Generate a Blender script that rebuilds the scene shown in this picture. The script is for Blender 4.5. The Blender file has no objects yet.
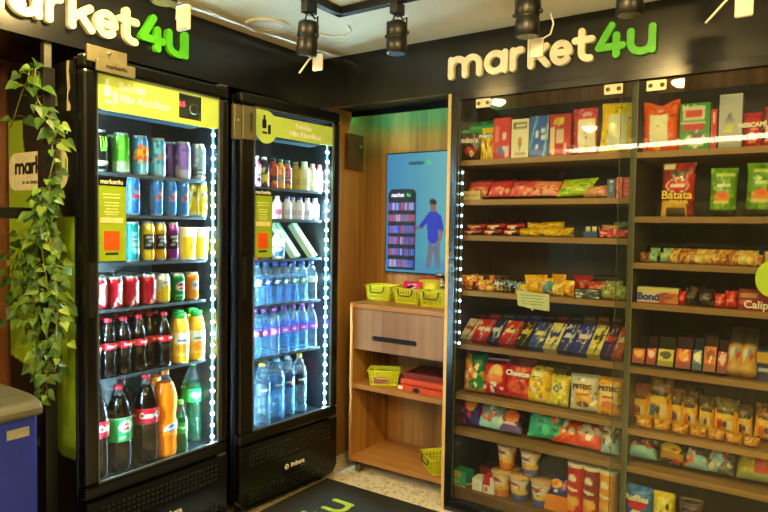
import bpy, math, random
from mathutils import Vector, Matrix
PI = math.pi
S = bpy.context.scene
C = bpy.context.scene.collection
# ------------------------------------------------------------------ camera
CAM = (2.2984, -2.7200, 1.3719); YAW, PITCH, ROLL, FPX = -0.5995, -0.0437, 0.0153, 637.94
def cam_axes():
    cy, sy, cp, sp = math.cos(YAW), math.sin(YAW), math.cos(PITCH), math.sin(PITCH)
    f = Vector((sy*cp, cy*cp, sp)); r = Vector((cy, -sy, 0)); u = r.cross(f)
    cr, sr = math.cos(ROLL), math.sin(ROLL)
    return cr*r+sr*u, -sr*r+cr*u, f
CR, CU, CF = cam_axes()
cd = bpy.data.cameras.new('camera'); cam = bpy.data.objects.new('camera', cd); C.objects.link(cam)
cd.sensor_width = 36.0; cd.lens = FPX/768*36; cd.clip_start = 0.05
cam.matrix_world = Matrix.Translation(CAM) @ Matrix((CR, CU, -CF)).transposed().to_4x4()
S.camera = cam
# ------------------------------------------------------------------ world, exposure
w = bpy.data.worlds.new('world'); S.world = w; w.use_nodes = True
w.node_tree.nodes['Background'].inputs[0].default_value = (1.0, 0.86, 0.6, 1)
w.node_tree.nodes['Background'].inputs[1].default_value = 0.12
S.view_settings.view_transform = 'Standard'; S.view_settings.look = 'None'
S.view_settings.gamma = 1.0; S.view_settings.use_curve_mapping = False
S.view_settings.exposure = 2.4
S.cycles.max_bounces = 8; S.cycles.transparent_max_bounces = 24; S.cycles.use_denoising = True
S.cycles.sample_clamp_indirect = 4.0
# pixel (photo) -> place: where a ray meets a plane, or the coordinate along one axis
def un(px, py, ax, val):
    d = CF + CR*((px-384)/FPX) + CU*((256-py)/FPX); a = 'xyz'.index(ax)
    return Vector(CAM) + d*((val-CAM[a])/d[a])
def _lin(px, ref, k, fixed):
    k0 = Vector(fixed); e = Vector((0, 0, 0)); e[k] = 1; c = Vector(CAM)
    A = lambda v: ref[0].dot(v)*FPX - ref[1]*CF.dot(v)
    return -A(k0-c)/A(e)
def xat(px, y, z): return _lin(px, (CR, px-384), 0, (0, y, z))
def yat(px, x, z): return _lin(px, (CR, px-384), 1, (x, 0, z))
def zat(py, x, y): return _lin(py, (CU, 256-py), 2, (x, y, 0))
# ------------------------------------------------------------------ materials
def lin(c):
    o = []
    for v in c[:3]:
        v = v/255.0; o.append(v/12.92 if v <= .04045 else ((v+.055)/1.055)**2.4)
    return (o[0], o[1], o[2], 1.0)
MATS = {}
def mat(name, col, rough=.5, metal=0.0, noise=0.06, scale=30, bump=0.0, spec=.5, coat=0.0, stretch=None):
    if name in MATS: return MATS[name]
    m = bpy.data.materials.new(name); m.use_nodes = True; nt = m.node_tree; b = nt.nodes['Principled BSDF']
    b.inputs['Roughness'].default_value = rough; b.inputs['Metallic'].default_value = metal
    b.inputs['Specular IOR Level'].default_value = spec; b.inputs['Coat Weight'].default_value = coat
    tc = nt.nodes.new('ShaderNodeTexCoord'); mp = nt.nodes.new('ShaderNodeMapping'); n = nt.nodes.new('ShaderNodeTexNoise')
    nt.links.new(tc.outputs['Object'], mp.inputs['Vector']); nt.links.new(mp.outputs[0], n.inputs['Vector'])
    if stretch: mp.inputs['Scale'].default_value = stretch
    n.inputs['Scale'].default_value = scale; n.inputs['Detail'].default_value = 4
    r = nt.nodes.new('ShaderNodeValToRGB'); c = lin(col)
    r.color_ramp.elements[0].position = .3; r.color_ramp.elements[1].position = .7
    r.color_ramp.elements[0].color = tuple(v*(1-noise*2) for v in c[:3])+(1,)
    r.color_ramp.elements[1].color = tuple(min(1, v*(1+noise*2)) for v in c[:3])+(1,)
    nt.links.new(n.outputs['Fac'], r.inputs['Fac']); nt.links.new(r.outputs[0], b.inputs['Base Color'])
    if bump:
        bp = nt.nodes.new('ShaderNodeBump'); bp.inputs['Strength'].default_value = bump; bp.inputs['Distance'].default_value = .003
        nt.links.new(n.outputs['Fac'], bp.inputs['Height']); nt.links.new(bp.outputs[0], b.inputs['Normal'])
    MATS[name] = m; return m
def emis(name, col, strength, attr=False):
    if name in MATS: return MATS[name]
    m = bpy.data.materials.new(name); m.use_nodes = True; nt = m.node_tree; b = nt.nodes['Principled BSDF']
    b.inputs['Base Color'].default_value = (.02, .02, .02, 1); b.inputs['Roughness'].default_value = .3
    b.inputs['Emission Color'].default_value = lin(col); b.inputs['Emission Strength'].default_value = strength
    if attr:
        a = nt.nodes.new('ShaderNodeAttribute'); a.attribute_name = 'Col'; nt.links.new(a.outputs['Color'], b.inputs['Emission Color'])
    MATS[name] = m; return m
def printed(name, rough, coat=0.0, bump=0.0, metal=0.0):
    if name in MATS: return MATS[name]
    m = bpy.data.materials.new(name); m.use_nodes = True; nt = m.node_tree; b = nt.nodes['Principled BSDF']
    a = nt.nodes.new('ShaderNodeAttribute'); a.attribute_name = 'Col'; nt.links.new(a.outputs['Color'], b.inputs['Base Color'])
    b.inputs['Roughness'].default_value = rough; b.inputs['Coat Weight'].default_value = coat; b.inputs['Metallic'].default_value = metal
    if bump:
        n = nt.nodes.new('ShaderNodeTexNoise'); n.inputs['Scale'].default_value = 55; tc = nt.nodes.new('ShaderNodeTexCoord')
        nt.links.new(tc.outputs['Object'], n.inputs['Vector'])
        bp = nt.nodes.new('ShaderNodeBump'); bp.inputs['Strength'].default_value = bump; bp.inputs['Distance'].default_value = .004
        nt.links.new(n.outputs['Fac'], bp.inputs['Height']); nt.links.new(bp.outputs[0], b.inputs['Normal'])
    MATS[name] = m; return m
def clear(name, tint, amount, rough=.05, ior=1.45, gloss=1.0, edge=0.0):
    """thin clear sheet: transparent, with a fresnel gloss and a little tinted body"""
    if name in MATS: return MATS[name]
    m = bpy.data.materials.new(name); m.use_nodes = True; nt = m.node_tree; nt.nodes.clear()
    out = nt.nodes.new('ShaderNodeOutputMaterial'); tr = nt.nodes.new('ShaderNodeBsdfTransparent'); gl = nt.nodes.new('ShaderNodeBsdfGlossy')
    df = nt.nodes.new('ShaderNodeBsdfDiffuse'); m1 = nt.nodes.new('ShaderNodeMixShader'); m2 = nt.nodes.new('ShaderNodeMixShader'); fr = nt.nodes.new('ShaderNodeFresnel')
    ge = nt.nodes.new('ShaderNodeNewGeometry'); mi = nt.nodes.new('ShaderNodeMapRange')      # same gloss from both sides of the thin sheet
    mi.inputs['To Min'].default_value = ior; mi.inputs['To Max'].default_value = 1/ior
    nt.links.new(ge.outputs['Backfacing'], mi.inputs['Value']); nt.links.new(mi.outputs['Result'], fr.inputs['IOR']); tr.inputs[0].default_value = lin(tint); df.inputs[0].default_value = lin(tint)
    gl.inputs['Roughness'].default_value = rough; gl.inputs[0].default_value = (gloss, gloss, gloss, 1)
    m1.inputs[0].default_value = amount
    if edge:                                        # bottle outline more opaque, imitating refracted diode light; longer way through the wall
        lw = nt.nodes.new('ShaderNodeLayerWeight'); lw.inputs['Blend'].default_value = .5; pw_ = nt.nodes.new('ShaderNodeMath'); pw_.operation = 'POWER'; pw_.inputs[1].default_value = 3
        ma = nt.nodes.new('ShaderNodeMath'); ma.operation = 'MULTIPLY_ADD'; ma.inputs[1].default_value = edge; ma.inputs[2].default_value = amount; ma.use_clamp = True
        nt.links.new(lw.outputs['Facing'], pw_.inputs[0]); nt.links.new(pw_.outputs[0], ma.inputs[0]); nt.links.new(ma.outputs[0], m1.inputs[0])
    nt.links.new(tr.outputs[0], m1.inputs[1]); nt.links.new(df.outputs[0], m1.inputs[2])
    nt.links.new(fr.outputs[0], m2.inputs[0]); nt.links.new(m1.outputs[0], m2.inputs[1]); nt.links.new(gl.outputs[0], m2.inputs[2])
    nt.links.new(m2.outputs[0], out.inputs[0]); MATS[name] = m; return m
def wood(name, c1, c2, axis='z', rough=.45, scale=1.0):
    if name in MATS: return MATS[name]
    m = bpy.data.materials.new(name); m.use_nodes = True; nt = m.node_tree; b = nt.nodes['Principled BSDF']
    tc = nt.nodes.new('ShaderNodeTexCoord'); mp = nt.nodes.new('ShaderNodeMapping'); n = nt.nodes.new('ShaderNodeTexNoise'); n2 = nt.nodes.new('ShaderNodeTexNoise')
    s = [26*scale]*3; s['xyz'.index(axis)] = .9*scale; mp.inputs['Scale'].default_value = s
    mp2 = nt.nodes.new('ShaderNodeMapping'); s2 = [5*scale]*3; s2['xyz'.index(axis)] = .4*scale; mp2.inputs['Scale'].default_value = s2
    nt.links.new(tc.outputs['Object'], mp.inputs[0]); nt.links.new(mp.outputs[0], n.inputs['Vector'])
    nt.links.new(tc.outputs['Object'], mp2.inputs[0]); nt.links.new(mp2.outputs[0], n2.inputs['Vector'])
    n.inputs['Scale'].default_value = 1; n.inputs['Detail'].default_value = 6; n.inputs['Distortion'].default_value = .6
    n2.inputs['Scale'].default_value = 1; n2.inputs['Detail'].default_value = 3
    mx = nt.nodes.new('ShaderNodeMath'); mx.operation = 'ADD'; nt.links.new(n.outputs['Fac'], mx.inputs[0]); nt.links.new(n2.outputs['Fac'], mx.inputs[1])
    hl = nt.nodes.new('ShaderNodeMath'); hl.operation = 'MULTIPLY'; hl.inputs[1].default_value = .5; nt.links.new(mx.outputs[0], hl.inputs[0])
    r = nt.nodes.new('ShaderNodeValToRGB'); r.color_ramp.elements[0].position = .36; r.color_ramp.elements[1].position = .64
    r.color_ramp.elements[0].color = lin(c1); r.color_ramp.elements[1].color = lin(c2)
    nt.links.new(hl.outputs[0], r.inputs['Fac']); nt.links.new(r.outputs[0], b.inputs['Base Color']); b.inputs['Roughness'].default_value = rough
    MATS[name] = m; return m
BLACK = mat('black_paint', (12, 12, 10), .32); FRIDGE = mat('fridge_black_plastic', (12, 12, 10), .24, spec=.4)
FRIDGE_IN = mat('fridge_liner_charcoal', (24, 31, 38), .3); DARK = mat('dark_rubber', (12, 12, 12), .6)
METAL = mat('brushed_metal', (190, 186, 175), .3, 1.0); STEEL = mat('dull_steel', (120, 118, 105), .38, .85)
BEIGE = mat('champagne_metal_plate', (125, 118, 88), .4, .5); WHITE = mat('white_plastic', (225, 220, 200), .45)
CREAM = mat('cream_acrylic', (238, 230, 200), .4); GREEN = mat('green_acrylic', (84, 190, 30), .4)
LIME = mat('lime_vinyl', (150, 180, 34), .45, noise=.02); SIDE_LIME = mat('side_lime_vinyl', (140, 172, 30), .4, noise=.03)
INK = mat('black_ink', (14, 14, 12), .5); WINK = mat('white_ink', (240, 240, 225), .5)
WOOD = wood('oak_laminate', (134, 88, 38), (196, 140, 68)); WOODX = wood('oak_laminate_across', (138, 90, 40), (182, 128, 62), 'x')
SHELFW = wood('shelf_laminate', (132, 96, 52), (166, 126, 74), 'x'); EDGE = wood('pale_oak_edge', (206, 166, 90), (226, 188, 112))
GREYW = wood('grey_brown_laminate', (64, 51, 34), (88, 71, 48)); DRAWERW = wood('ash_laminate', (122, 88, 58), (160, 124, 88))
PRINT = printed('printed_film', .27, .3, .6); PAPER = printed('printed_card', .5); CANM = printed('printed_can', .22, .5, 0, .55); SLEEVE = printed('printed_sleeve', .35)
GLASS = clear('door_glass', (238, 242, 238), .004, .02, 1.27); PET = clear('clear_pet', (225, 242, 248), .03, .16, 1.7, 1.0, .6)
PETG = clear('green_pet', (120, 215, 160), .06, .14, 1.6, 1.0, .5)
# ------------------------------------------------------------------ mesh helpers
class MB:
    def __init__(s): s.v = []; s.f = []; s.m = []; s.c = []; s.sm = []
    def add(s, vs, fs, mi=0, col=None, smooth=False):
        b = len(s.v); s.v += [tuple(v) for v in vs]; s.f += [tuple(b+i for i in f) for f in fs]; s.m += [mi]*len(fs); s.sm += [smooth]*len(fs)
        if col is None: col = (128, 128, 128)
        s.c += list(col) if isinstance(col, list) else [lin(col)]*len(vs)
    def box(s, x0, x1, y0, y1, z0, z1, mi=0, col=None):
        vs = [(x, y, z) for z in (z0, z1) for y in (y0, y1) for x in (x0, x1)]
        s.add(vs, [(0, 2, 3, 1), (4, 5, 7, 6), (0, 1, 5, 4), (2, 6, 7, 3), (0, 4, 6, 2), (1, 3, 7, 5)], mi, col)
    def lathe(s, prof, n=24, mi=0, colf=None, cap=True, c=(0, 0), smooth=True):
        """prof: list of (r, z); colf(u, v) -> linear colour"""
        vs = []; cs = []; L = len(prof); z0, z1 = prof[0][1], prof[-1][1]
        for r, z in prof:
            for k in range(n):
                a = 2*PI*k/n; vs.append((c[0]+r*math.sin(a), c[1]-r*math.cos(a), z))   # k=0 faces -Y
                cs.append(colf(k/n, (z-z0)/max(1e-6, z1-z0)) if colf else lin((128, 128, 128)))
        fs = [(i*n+k, i*n+(k+1) % n, (i+1)*n+(k+1) % n, (i+1)*n+k) for i in range(L-1) for k in range(n)]
        if cap: fs += [tuple(range(n-1, -1, -1)), tuple((L-1)*n+k for k in range(n))]
        s.add(vs, fs, mi, cs, smooth)
    def tube(s, pts, r, n=8, mi=0, col=None, cap=True):
        pts = [Vector(p) for p in pts]; vs = []; up = None
        for i, p in enumerate(pts):
            t = (pts[min(i+1, len(pts)-1)]-pts[max(i-1, 0)]).normalized()
            if up is None: up = t.cross(Vector((0.3, .2, 1))) if abs(t.z) < .95 else t.cross(Vector((1, 0, 0)))
            a = (up - t*up.dot(t)).normalized(); up = a; b = t.cross(a); rr = r[i] if isinstance(r, (list, tuple)) else r
            vs += [p+a*rr*math.cos(2*PI*k/n)+b*rr*math.sin(2*PI*k/n) for k in range(n)]
        fs = [(i*n+k, i*n+(k+1) % n, (i+1)*n+(k+1) % n, (i+1)*n+k) for i in range(len(pts)-1) for k in range(n)]
        if cap: fs += [tuple(range(n-1, -1, -1)), tuple((len(pts)-1)*n+k for k in range(n))]
        s.add(vs, fs, mi, col, True)
    def prism(s, poly, y0, y1, mi=0, col=None):
        """polygon in XZ, extruded along Y"""
        n = len(poly); vs = [(x, y0, z) for x, z in poly]+[(x, y1, z) for x, z in poly]
        s.add(vs, [tuple(range(n)), tuple(range(2*n-1, n-1, -1))]+[(i, n+i, n+(i+1) % n, (i+1) % n) for i in range(n)], mi, col)
    def build(s, name, mats, parent=None, loc=None, rot=None, bevel=0.0):
        me = mesh_of(s, name, mats); return link(name, me, parent, loc, rot, bevel)
def mesh_of(s, name, mats):
    me = bpy.data.meshes.new(name); me.from_pydata(s.v, [], s.f)
    for m in (mats if isinstance(mats, (list, tuple)) else [mats]): me.materials.append(m)
    me.polygons.foreach_set('material_index', s.m); me.polygons.foreach_set('use_smooth', s.sm)
    a = me.color_attributes.new('Col', 'FLOAT_COLOR', 'POINT'); a.data.foreach_set('color', [x for c in s.c for x in c])
    me.update(); return me
def link(name, me, parent=None, loc=None, rot=None, bevel=0.0):
    o = bpy.data.objects.new(name, me); C.objects.link(o); o.parent = parent
    if loc is not None: o.location = loc
    if rot is not None: o.rotation_euler = rot
    if bevel:
        b = o.modifiers.new('bevel', 'BEVEL'); b.width = bevel; b.segments = 2; b.limit_method = 'ANGLE'
    return o
def tag(o, label, cat, group=None):
    o['label'] = label; o['category'] = cat
    if group: o['group'] = group
    return o
def struct(o): o['kind'] = 'structure'; return o
def empty(name, loc=(0, 0, 0), rot=(0, 0, 0)):
    o = bpy.data.objects.new(name, None); C.objects.link(o); o.location = loc; o.rotation_euler = rot; o.empty_display_size = .05; return o
def sbox(name, dims, m, parent=None, bevel=0.0):
    b = MB(); b.box(*dims); return b.build(name, m, parent, bevel=bevel)
def copy_thing(o, loc, rot=None, label=None, group=None):
    c = o.copy(); C.objects.link(c); c.location = loc
    if rot is not None: c.rotation_euler = rot
    if label: c['label'] = label
    if group: c['group'] = group
    for ch in o.children:
        k = ch.copy(); C.objects.link(k); k.parent = c
        for g in ch.children:
            q = g.copy(); C.objects.link(q); q.parent = k
    return c
ORD = ['first', 'second', 'third', 'fourth', 'fifth', 'sixth', 'seventh', 'eighth', 'ninth', 'tenth', 'eleventh', 'twelfth', 'thirteenth', 'fourteenth', 'fifteenth', 'sixteenth', 'seventeenth', 'eighteenth', 'nineteenth', 'twentieth', 'twenty-first', 'twenty-second', 'twenty-third', 'twenty-fourth', 'twenty-fifth', 'twenty-sixth']
# ------------------------------------------------------------------ print designs: layers over (u, v)
def design(layers, seed=1):
    rnd = random.Random(seed); L = []
    for l in layers:
        if l[0] == 'spk':
            _, n, cols, sz, reg = l
            for _i in range(n):
                L.append(('e', rnd.uniform(reg[0], reg[2]), rnd.uniform(reg[1], reg[3]), sz*rnd.uniform(.6, 1.3), sz*rnd.uniform(.5, 1.2), lin(rnd.choice(cols))))
        elif l[0] in ('bg',): L.append(('b', lin(l[1])))
        elif l[0] == 'r': L.append(('r',)+tuple(l[1:5])+(lin(l[5]),))
        elif l[0] == 'e': L.append(('e',)+tuple(l[1:5])+(lin(l[5]),))
        elif l[0] == 'd': L.append(('d', l[1], l[2], l[3], lin(l[4])))      # slanted stripe: centre u at v=0, slope, half width
        elif l[0] == 'ln':                                                  # rows of faint printed lines
            _, u0, v0, u1, v1, n, c = l
            for k in range(n):
                vv = v0+(v1-v0)*(k+.5)/n; L.append(('r', u0+rnd.uniform(0, .05), vv-.2*(v1-v0)/n, u1-rnd.uniform(0, .15), vv+.2*(v1-v0)/n, lin(c)))
    def f(u, v):
        c = (.2, .2, .2, 1)
        for l in L:
            k = l[0]
            if k == 'b': c = l[1]
            elif k == 'r' and l[1] <= u <= l[3] and l[2] <= v <= l[4]: c = l[5]
            elif k == 'e' and ((u-l[1])/l[3])**2+((v-l[2])/l[4])**2 <= 1: c = l[5]
            elif k == 'd' and abs(u-l[1]-l[2]*v) < l[3]: c = l[4]
        return c
    return f
_tcache = {}
def text(s, size, m, parent, loc, rot=(PI/2, 0, 0), name='lettering', depth=.0006, wrap=None, align='CENTER', bold=0.0, squash=1.0):
    key = (s, size, m.name, depth, align, bold, wrap, squash)
    if key not in _tcache:
        cu = bpy.data.curves.new('t', 'FONT'); cu.body = s; cu.size = size; cu.align_x = align; cu.align_y = 'CENTER'; cu.extrude = depth; cu.offset = bold; cu.resolution_u = 3
        o = bpy.data.objects.new('t', cu); C.objects.link(o)
        me = bpy.data.meshes.new_from_object(o, depsgraph=bpy.context.evaluated_depsgraph_get()); bpy.data.objects.remove(o)
        for v in me.vertices: v.co.x *= squash
        if wrap:
            for v in me.vertices:
                a = v.co.x/wrap; r = wrap+v.co.z; v.co.x = r*math.sin(a); v.co.z = r*math.cos(a)
        me.materials.clear(); me.materials.append(m); _tcache[key] = me
    return link(name, _tcache[key], parent, loc, rot)
# ------------------------------------------------------------------ products (base at the origin, front towards -Y)
def bag(w_, h, d, D, nu=20, nv=24, seed=1, name='snack_bag', m=None, crimp=.03, slump=0.0, notch=0.0):
    rnd = random.Random(seed); b = MB(); fz = [(rnd.uniform(0, 6), rnd.uniform(3, 9), rnd.uniform(3, 9)) for _ in range(4)]
    def grid(side):
        vs = []; cs = []
        for j in range(nv+1):
            v = j/nv
            for i in range(nu+1):
                u = i/nu; e = 1-abs(2*u-1)**2.6; g = max(0, math.sin(PI*min(1, max(0, (v-crimp*.5)/(1-crimp*1.5)))))
                t = d/2*(max(0, e)**.5)*(g**.4)
                wr = sum(math.sin(a+p*u*2+q*v*2) for a, p, q in fz)*.25
                t *= 1+.16*wr
                pinch = 1-.05*math.sin(PI*v)+.015*wr
                x = (u-.5)*w_*pinch; z = v*h
                if v > .97: z += (.004 if i % 2 else 0)
                if notch: z -= notch*h*(v**4)*math.exp(-((u-.5)/.25)**2)
                vs.append((x+slump*v*v*w_, side*t, z)); cs.append(D(u if side < 0 else 1-u, v))
        n = nu+1; fs = [(j*n+i, j*n+i+1, (j+1)*n+i+1, (j+1)*n+i) for j in range(nv) for i in range(nu)]
        if side > 0: fs = [f[::-1] for f in fs]
        b.add(vs, fs, 0, cs, True)
    grid(-1); grid(1); return b.build(name, m or PRINT)
def carton(w_, h, d, D, side, top=None, nu=14, nv=18, name='carton', m=None):
    b = MB(); n = nu+1; vs = []; cs = []
    for j in range(nv+1):
        for i in range(nu+1): vs.append(((i/nu-.5)*w_, -d/2, j/nv*h)); cs.append(D(i/nu, j/nv))
    b.add(vs, [(j*n+i, j*n+i+1, (j+1)*n+i+1, (j+1)*n+i) for j in range(nv) for i in range(nu)], 0, cs)
    X = w_/2; Y = d/2
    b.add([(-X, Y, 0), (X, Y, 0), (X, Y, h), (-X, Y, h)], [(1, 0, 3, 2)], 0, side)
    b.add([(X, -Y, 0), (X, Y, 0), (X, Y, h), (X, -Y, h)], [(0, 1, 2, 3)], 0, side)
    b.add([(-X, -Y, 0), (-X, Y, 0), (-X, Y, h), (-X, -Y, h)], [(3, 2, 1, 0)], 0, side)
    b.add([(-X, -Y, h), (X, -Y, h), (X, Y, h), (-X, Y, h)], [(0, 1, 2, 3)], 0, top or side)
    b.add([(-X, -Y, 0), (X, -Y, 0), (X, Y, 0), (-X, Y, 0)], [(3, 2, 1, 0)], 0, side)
    return b.build(name, m or PAPER)
def can(r, h, D, name='drink_can'):
    b = MB(); zs = [.0, .004, .012]+[.012+(h-.032)*k/16 for k in range(1, 17)]+[h-.010, h-.004, h-.003]
    prof = [(r*.72 if z == 0 else r*.86 if z == .004 else r, z) for z in zs[:-3]]+[(r*.88, h-.010), (r*.82, h-.004), (r*.82, h)]
    al = lin((200, 205, 208))
    b.lathe(prof, 28, 0, lambda u, v: al if v > .94 or v < .03 else D((u+.5) % 1, v), cap=True)
    o = b.build(name, CANM)
    t = MB(); t.lathe([(r*.8, h-.0005), (r*.8, h+.002), (r*.72, h+.002), (r*.70, h-.001), (0.001, h-.001)], 24, cap=False); t.build('lid', METAL, o)
    t = MB(); t.box(-.005, .005, -r*.1, r*.5, h-.001, h+.0025); t.build('pull_tab', METAL, o)
    return o
def bottle(prof, mats, split, capc, caph, capr, lab=None, labD=None, name='bottle', labr=None, n=24):
    """prof (r,z) body; below z=split material 0, above material 1"""
    b = MB(); lo = [p for p in prof if p[1] <= split]; hi = [p for p in prof if p[1] >= split]
    if len(lo) > 1: b.lathe(lo, n, 0, cap=False); b.f.append(tuple(range(n-1, -1, -1))); b.m.append(0); b.sm.append(False)
    if len(hi) > 1: b.lathe(hi, n, 1, cap=False)
    if split < prof[-1][1] and len(lo) > 1: b.add([(prof_r(prof, split)*.97*math.sin(2*PI*k/n), -prof_r(prof, split)*.97*math.cos(2*PI*k/n), split-.001) for k in range(n)], [tuple(range(n))], 0)
    o = b.build(name, mats); H = prof[-1][1]
    c = MB(); c.lathe([(capr, H-caph*.5), (capr, H+caph*.45), (capr*.9, H+caph*.5)], 18); c.build('cap', mat('cap_%d_%d_%d' % capc, capc, .4), o)
    if lab:
        l = MB(); rr = labr or max(p[0] for p in prof if lab[0]-.03 <= p[1] <= lab[1]+.03)+.0006; k = 12
        l.lathe([(rr, lab[0]+(lab[1]-lab[0])*i/k) for i in range(k+1)], 32, 0, lambda u, v: labD((u+.5) % 1, v), cap=False); l.build('label', SLEEVE, o)
    return o
def prof_r(prof, z):
    for (r0, z0), (r1, z1) in zip(prof, prof[1:]):
        if z0 <= z <= z1 and z1 > z0: return r0+(r1-r0)*(z-z0)/(z1-z0)
    return prof[-1][0]
def sm(pts, k=4):
    """smooth a sparse profile with catmull-rom"""
    out = []
    for i in range(len(pts)-1):
        p0 = pts[max(0, i-1)]; p1 = pts[i]; p2 = pts[i+1]; p3 = pts[min(len(pts)-1, i+2)]
        for j in range(k):
            t = j/k; f = lambda a, b, c, d: .5*((2*b)+(-a+c)*t+(2*a-5*b+4*c-d)*t*t+(-a+3*b-3*c+d)*t**3)
            out.append((max(.001, f(p0[0], p1[0], p2[0], p3[0])), p1[1]+(p2[1]-p1[1])*t))
    return out+[pts[-1]]
# rounded stroke letters of the shop sign, x-height 1
def arc(cx, cy, r, a0, a1, n=14): return [(cx+r*math.cos(math.radians(a0+(a1-a0)*k/n)), cy+r*math.sin(math.radians(a0+(a1-a0)*k/n))) for k in range(n+1)]
H_ = .135
GL = {
 'm': (1.6, [[(.135, .135), (.135, .865)], [(.135, .5)]+arc(.467, .533, .332, 180, 0)+[(.8, .135)], [(.8, .5)]+arc(1.132, .533, .332, 180, 0)+[(1.465, .135)]]),
 'a': (1.08, [arc(.51, .5, .37, 0, 360, 24), [(.93, .865), (.93, .135)]]),
 'r': (.62, [[(.135, .135), (.135, .865)], [(.135, .45)]+arc(.5, .5, .365, 180, 90, 8)+[(.53, .865)]]),
 'k': (.95, [[(.135, .135), (.135, 1.4)], [(.76, .86), (.16, .42)], [(.42, .58), (.8, .135)]]),
 'e': (.95, [[(.14, .5), (.82, .5)], arc(.49, .5, .365, 0, 315, 22)]),
 't': (.85, [[(.36, 1.2), (.36, .4)]+arc(.62, .4, .26, 180, 280, 8), [(.13, .865), (.72, .865)]]),
 '4': (1.15, [[(.6, 1.25), (.14, .45), (1.0, .45)], [(.78, .85), (.78, .135)]]),
 'u': (1.05, [[(.135, .9), (.135, .5)]+arc(.5, .5, .365, 180, 270, 8)+[(.62, .135)]+arc(.6, .42, .28, 270, 360, 6), [(.9, .98), (.9, .15)]])}
def letter(ch, h, depth, m, parent, loc, wscale=1.0, rot=None, sw=.135, name='letter'):
    b = MB(); n = 12; e = depth
    for line in GL[ch][1]:
        pts = [(x*h*wscale, z*h) for x, z in line]; r = sw*h
        for (x0, z0), (x1, z1) in zip(pts, pts[1:]):
            dx, dz = x1-x0, z1-z0; L = math.hypot(dx, dz) or 1; nx, nz = -dz/L*r, dx/L*r
            e += 1e-5; b.prism([(x0-nx, z0-nz), (x1-nx, z1-nz), (x1+nx, z1+nz), (x0+nx, z0+nz)], -e, 0)
        for x, z in pts:
            e += 1e-5; b.prism([(x+r*math.cos(2*PI*k/n), z+r*math.sin(2*PI*k/n)) for k in range(n)], -e, 0)
    return b.build(name, m, parent, loc, rot)
# ================================================================== the room
ZC, ZF, ZN = 2.288, 2.021, 2.062       # ceiling, underside of the sign boards, recess ceiling
XL, YB, XR, YR = -.43, .50, 4.0, -5.2
CEIL = mat('ceiling_paint', (214, 208, 184), .8, noise=.02, scale=8); WALLP = mat('wall_paint', (84, 74, 56), .8, noise=.03)
def floor_mat():
    m = bpy.data.materials.new('terrazzo_tile'); m.use_nodes = True; nt = m.node_tree; b = nt.nodes['Principled BSDF']
    tc = nt.nodes.new('ShaderNodeTexCoord'); v = nt.nodes.new('ShaderNodeTexVoronoi'); v.inputs['Scale'].default_value = 70
    n = nt.nodes.new('ShaderNodeTexNoise'); n.inputs['Scale'].default_value = 25; n.inputs['Detail'].default_value = 6
    nt.links.new(tc.outputs['Object'], v.inputs['Vector']); nt.links.new(tc.outputs['Object'], n.inputs['Vector'])
    mx = nt.nodes.new('ShaderNodeMath'); mx.operation = 'ADD'; nt.links.new(v.outputs['Color'], mx.inputs[0]); nt.links.new(n.outputs['Fac'], mx.inputs[1])
    r = nt.nodes.new('ShaderNodeValToRGB'); r.color_ramp.elements[0].position = .45; r.color_ramp.elements[1].position = 1.1
    r.color_ramp.elements[0].color = lin((150, 136, 100)); r.color_ramp.elements[1].color = lin((226, 216, 184))
    nt.links.new(mx.outputs[0], r.inputs[0]); nt.links.new(r.outputs[0], b.inputs['Base Color']); b.inputs['Roughness'].default_value = .35
    return m
struct(sbox('floor', (XL-.1, XR, YR, YB+.1, -.1, 0), floor_mat()))
struct(sbox('ceiling', (XL-.1, XR, YR, .03, ZC, ZC+.1), CEIL))
struct(sbox('wall_back', (XL-.1, XR, YB, YB+.1, 0, ZC+.1), WOOD))
struct(sbox('wall_left', (XL-.1, XL, YR, YB, 0, ZC+.1), wood('reddish_wood', (84, 44, 18), (120, 66, 28))))
struct(sbox('wall_right', (XR, XR+.1, YR, YB, 0, ZC+.1), WALLP)); struct(sbox('wall_front', (XL-.1, XR+.1, YR-.1, YR, 0, ZC+.1), WALLP))
struct(sbox('wall_recess', (-.10, -.05, .0, YB, 0, ZN), WOOD))            # left cheek of the recess
FASC = mat('satin_black_sign_board', (13, 13, 9), .30, noise=.03, spec=.35, coat=.55); FASC.node_tree.nodes['Principled BSDF'].inputs['Coat Roughness'].default_value = .17
struct(sbox('trim_1', (XL, 0, YR, 0, ZF, ZC), FASC)).name = 'trim_1'      # sign board over the fridges
struct(sbox('trim_2', (0, XR, 0, .03, ZF, ZC), FASC))                     # sign board over the shelves
struct(sbox('trim_3', (-.05, .80, .03, YB, ZN, ZN+.02), mat('recess_soffit_black', (16, 17, 14), .5)))
struct(sbox('trim_4', (-.05, .80, .350, .354, ZN-.030, ZN), BLACK))       # lip hiding the green light
t = MB(); t.box(-.04, .79, .362, .368, ZN-.008, ZN-.002); o = t.build('strip_light', emis('green_light', (0, 205, 175), 11))
tag(o, 'hidden green strip light glowing down the top of the wood panelling behind the screen', 'strip light')
# ---- shop signs: raised rounded letters
def sign(rot, loc, label):
    o = empty('wall_sign', loc, rot); tag(o, label, 'sign')
    s = .1075; pos = [('m', 0, .178), ('a', .186, .121), ('r', .315, .06), ('k', .397, .105), ('e', .500, .092), ('t', .592, .10), ('4', .690, .128), ('u', .818, .113)]
    for ch, x, wd in pos:
        big = ch in '4u'; letter(ch, s, .022, GREEN if big else CREAM, o, (x, 0, 0), wd/(GL[ch][0]*s))
    return o
sign((0, 0, 0), (.806, -.001, 2.079), 'raised shop lettering in cream and green on the black board above the snack shelves')
sign((0, 0, PI/2), (.001, -1.834, 2.079), 'raised shop lettering in cream and green on the black board above the drink fridges')
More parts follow.
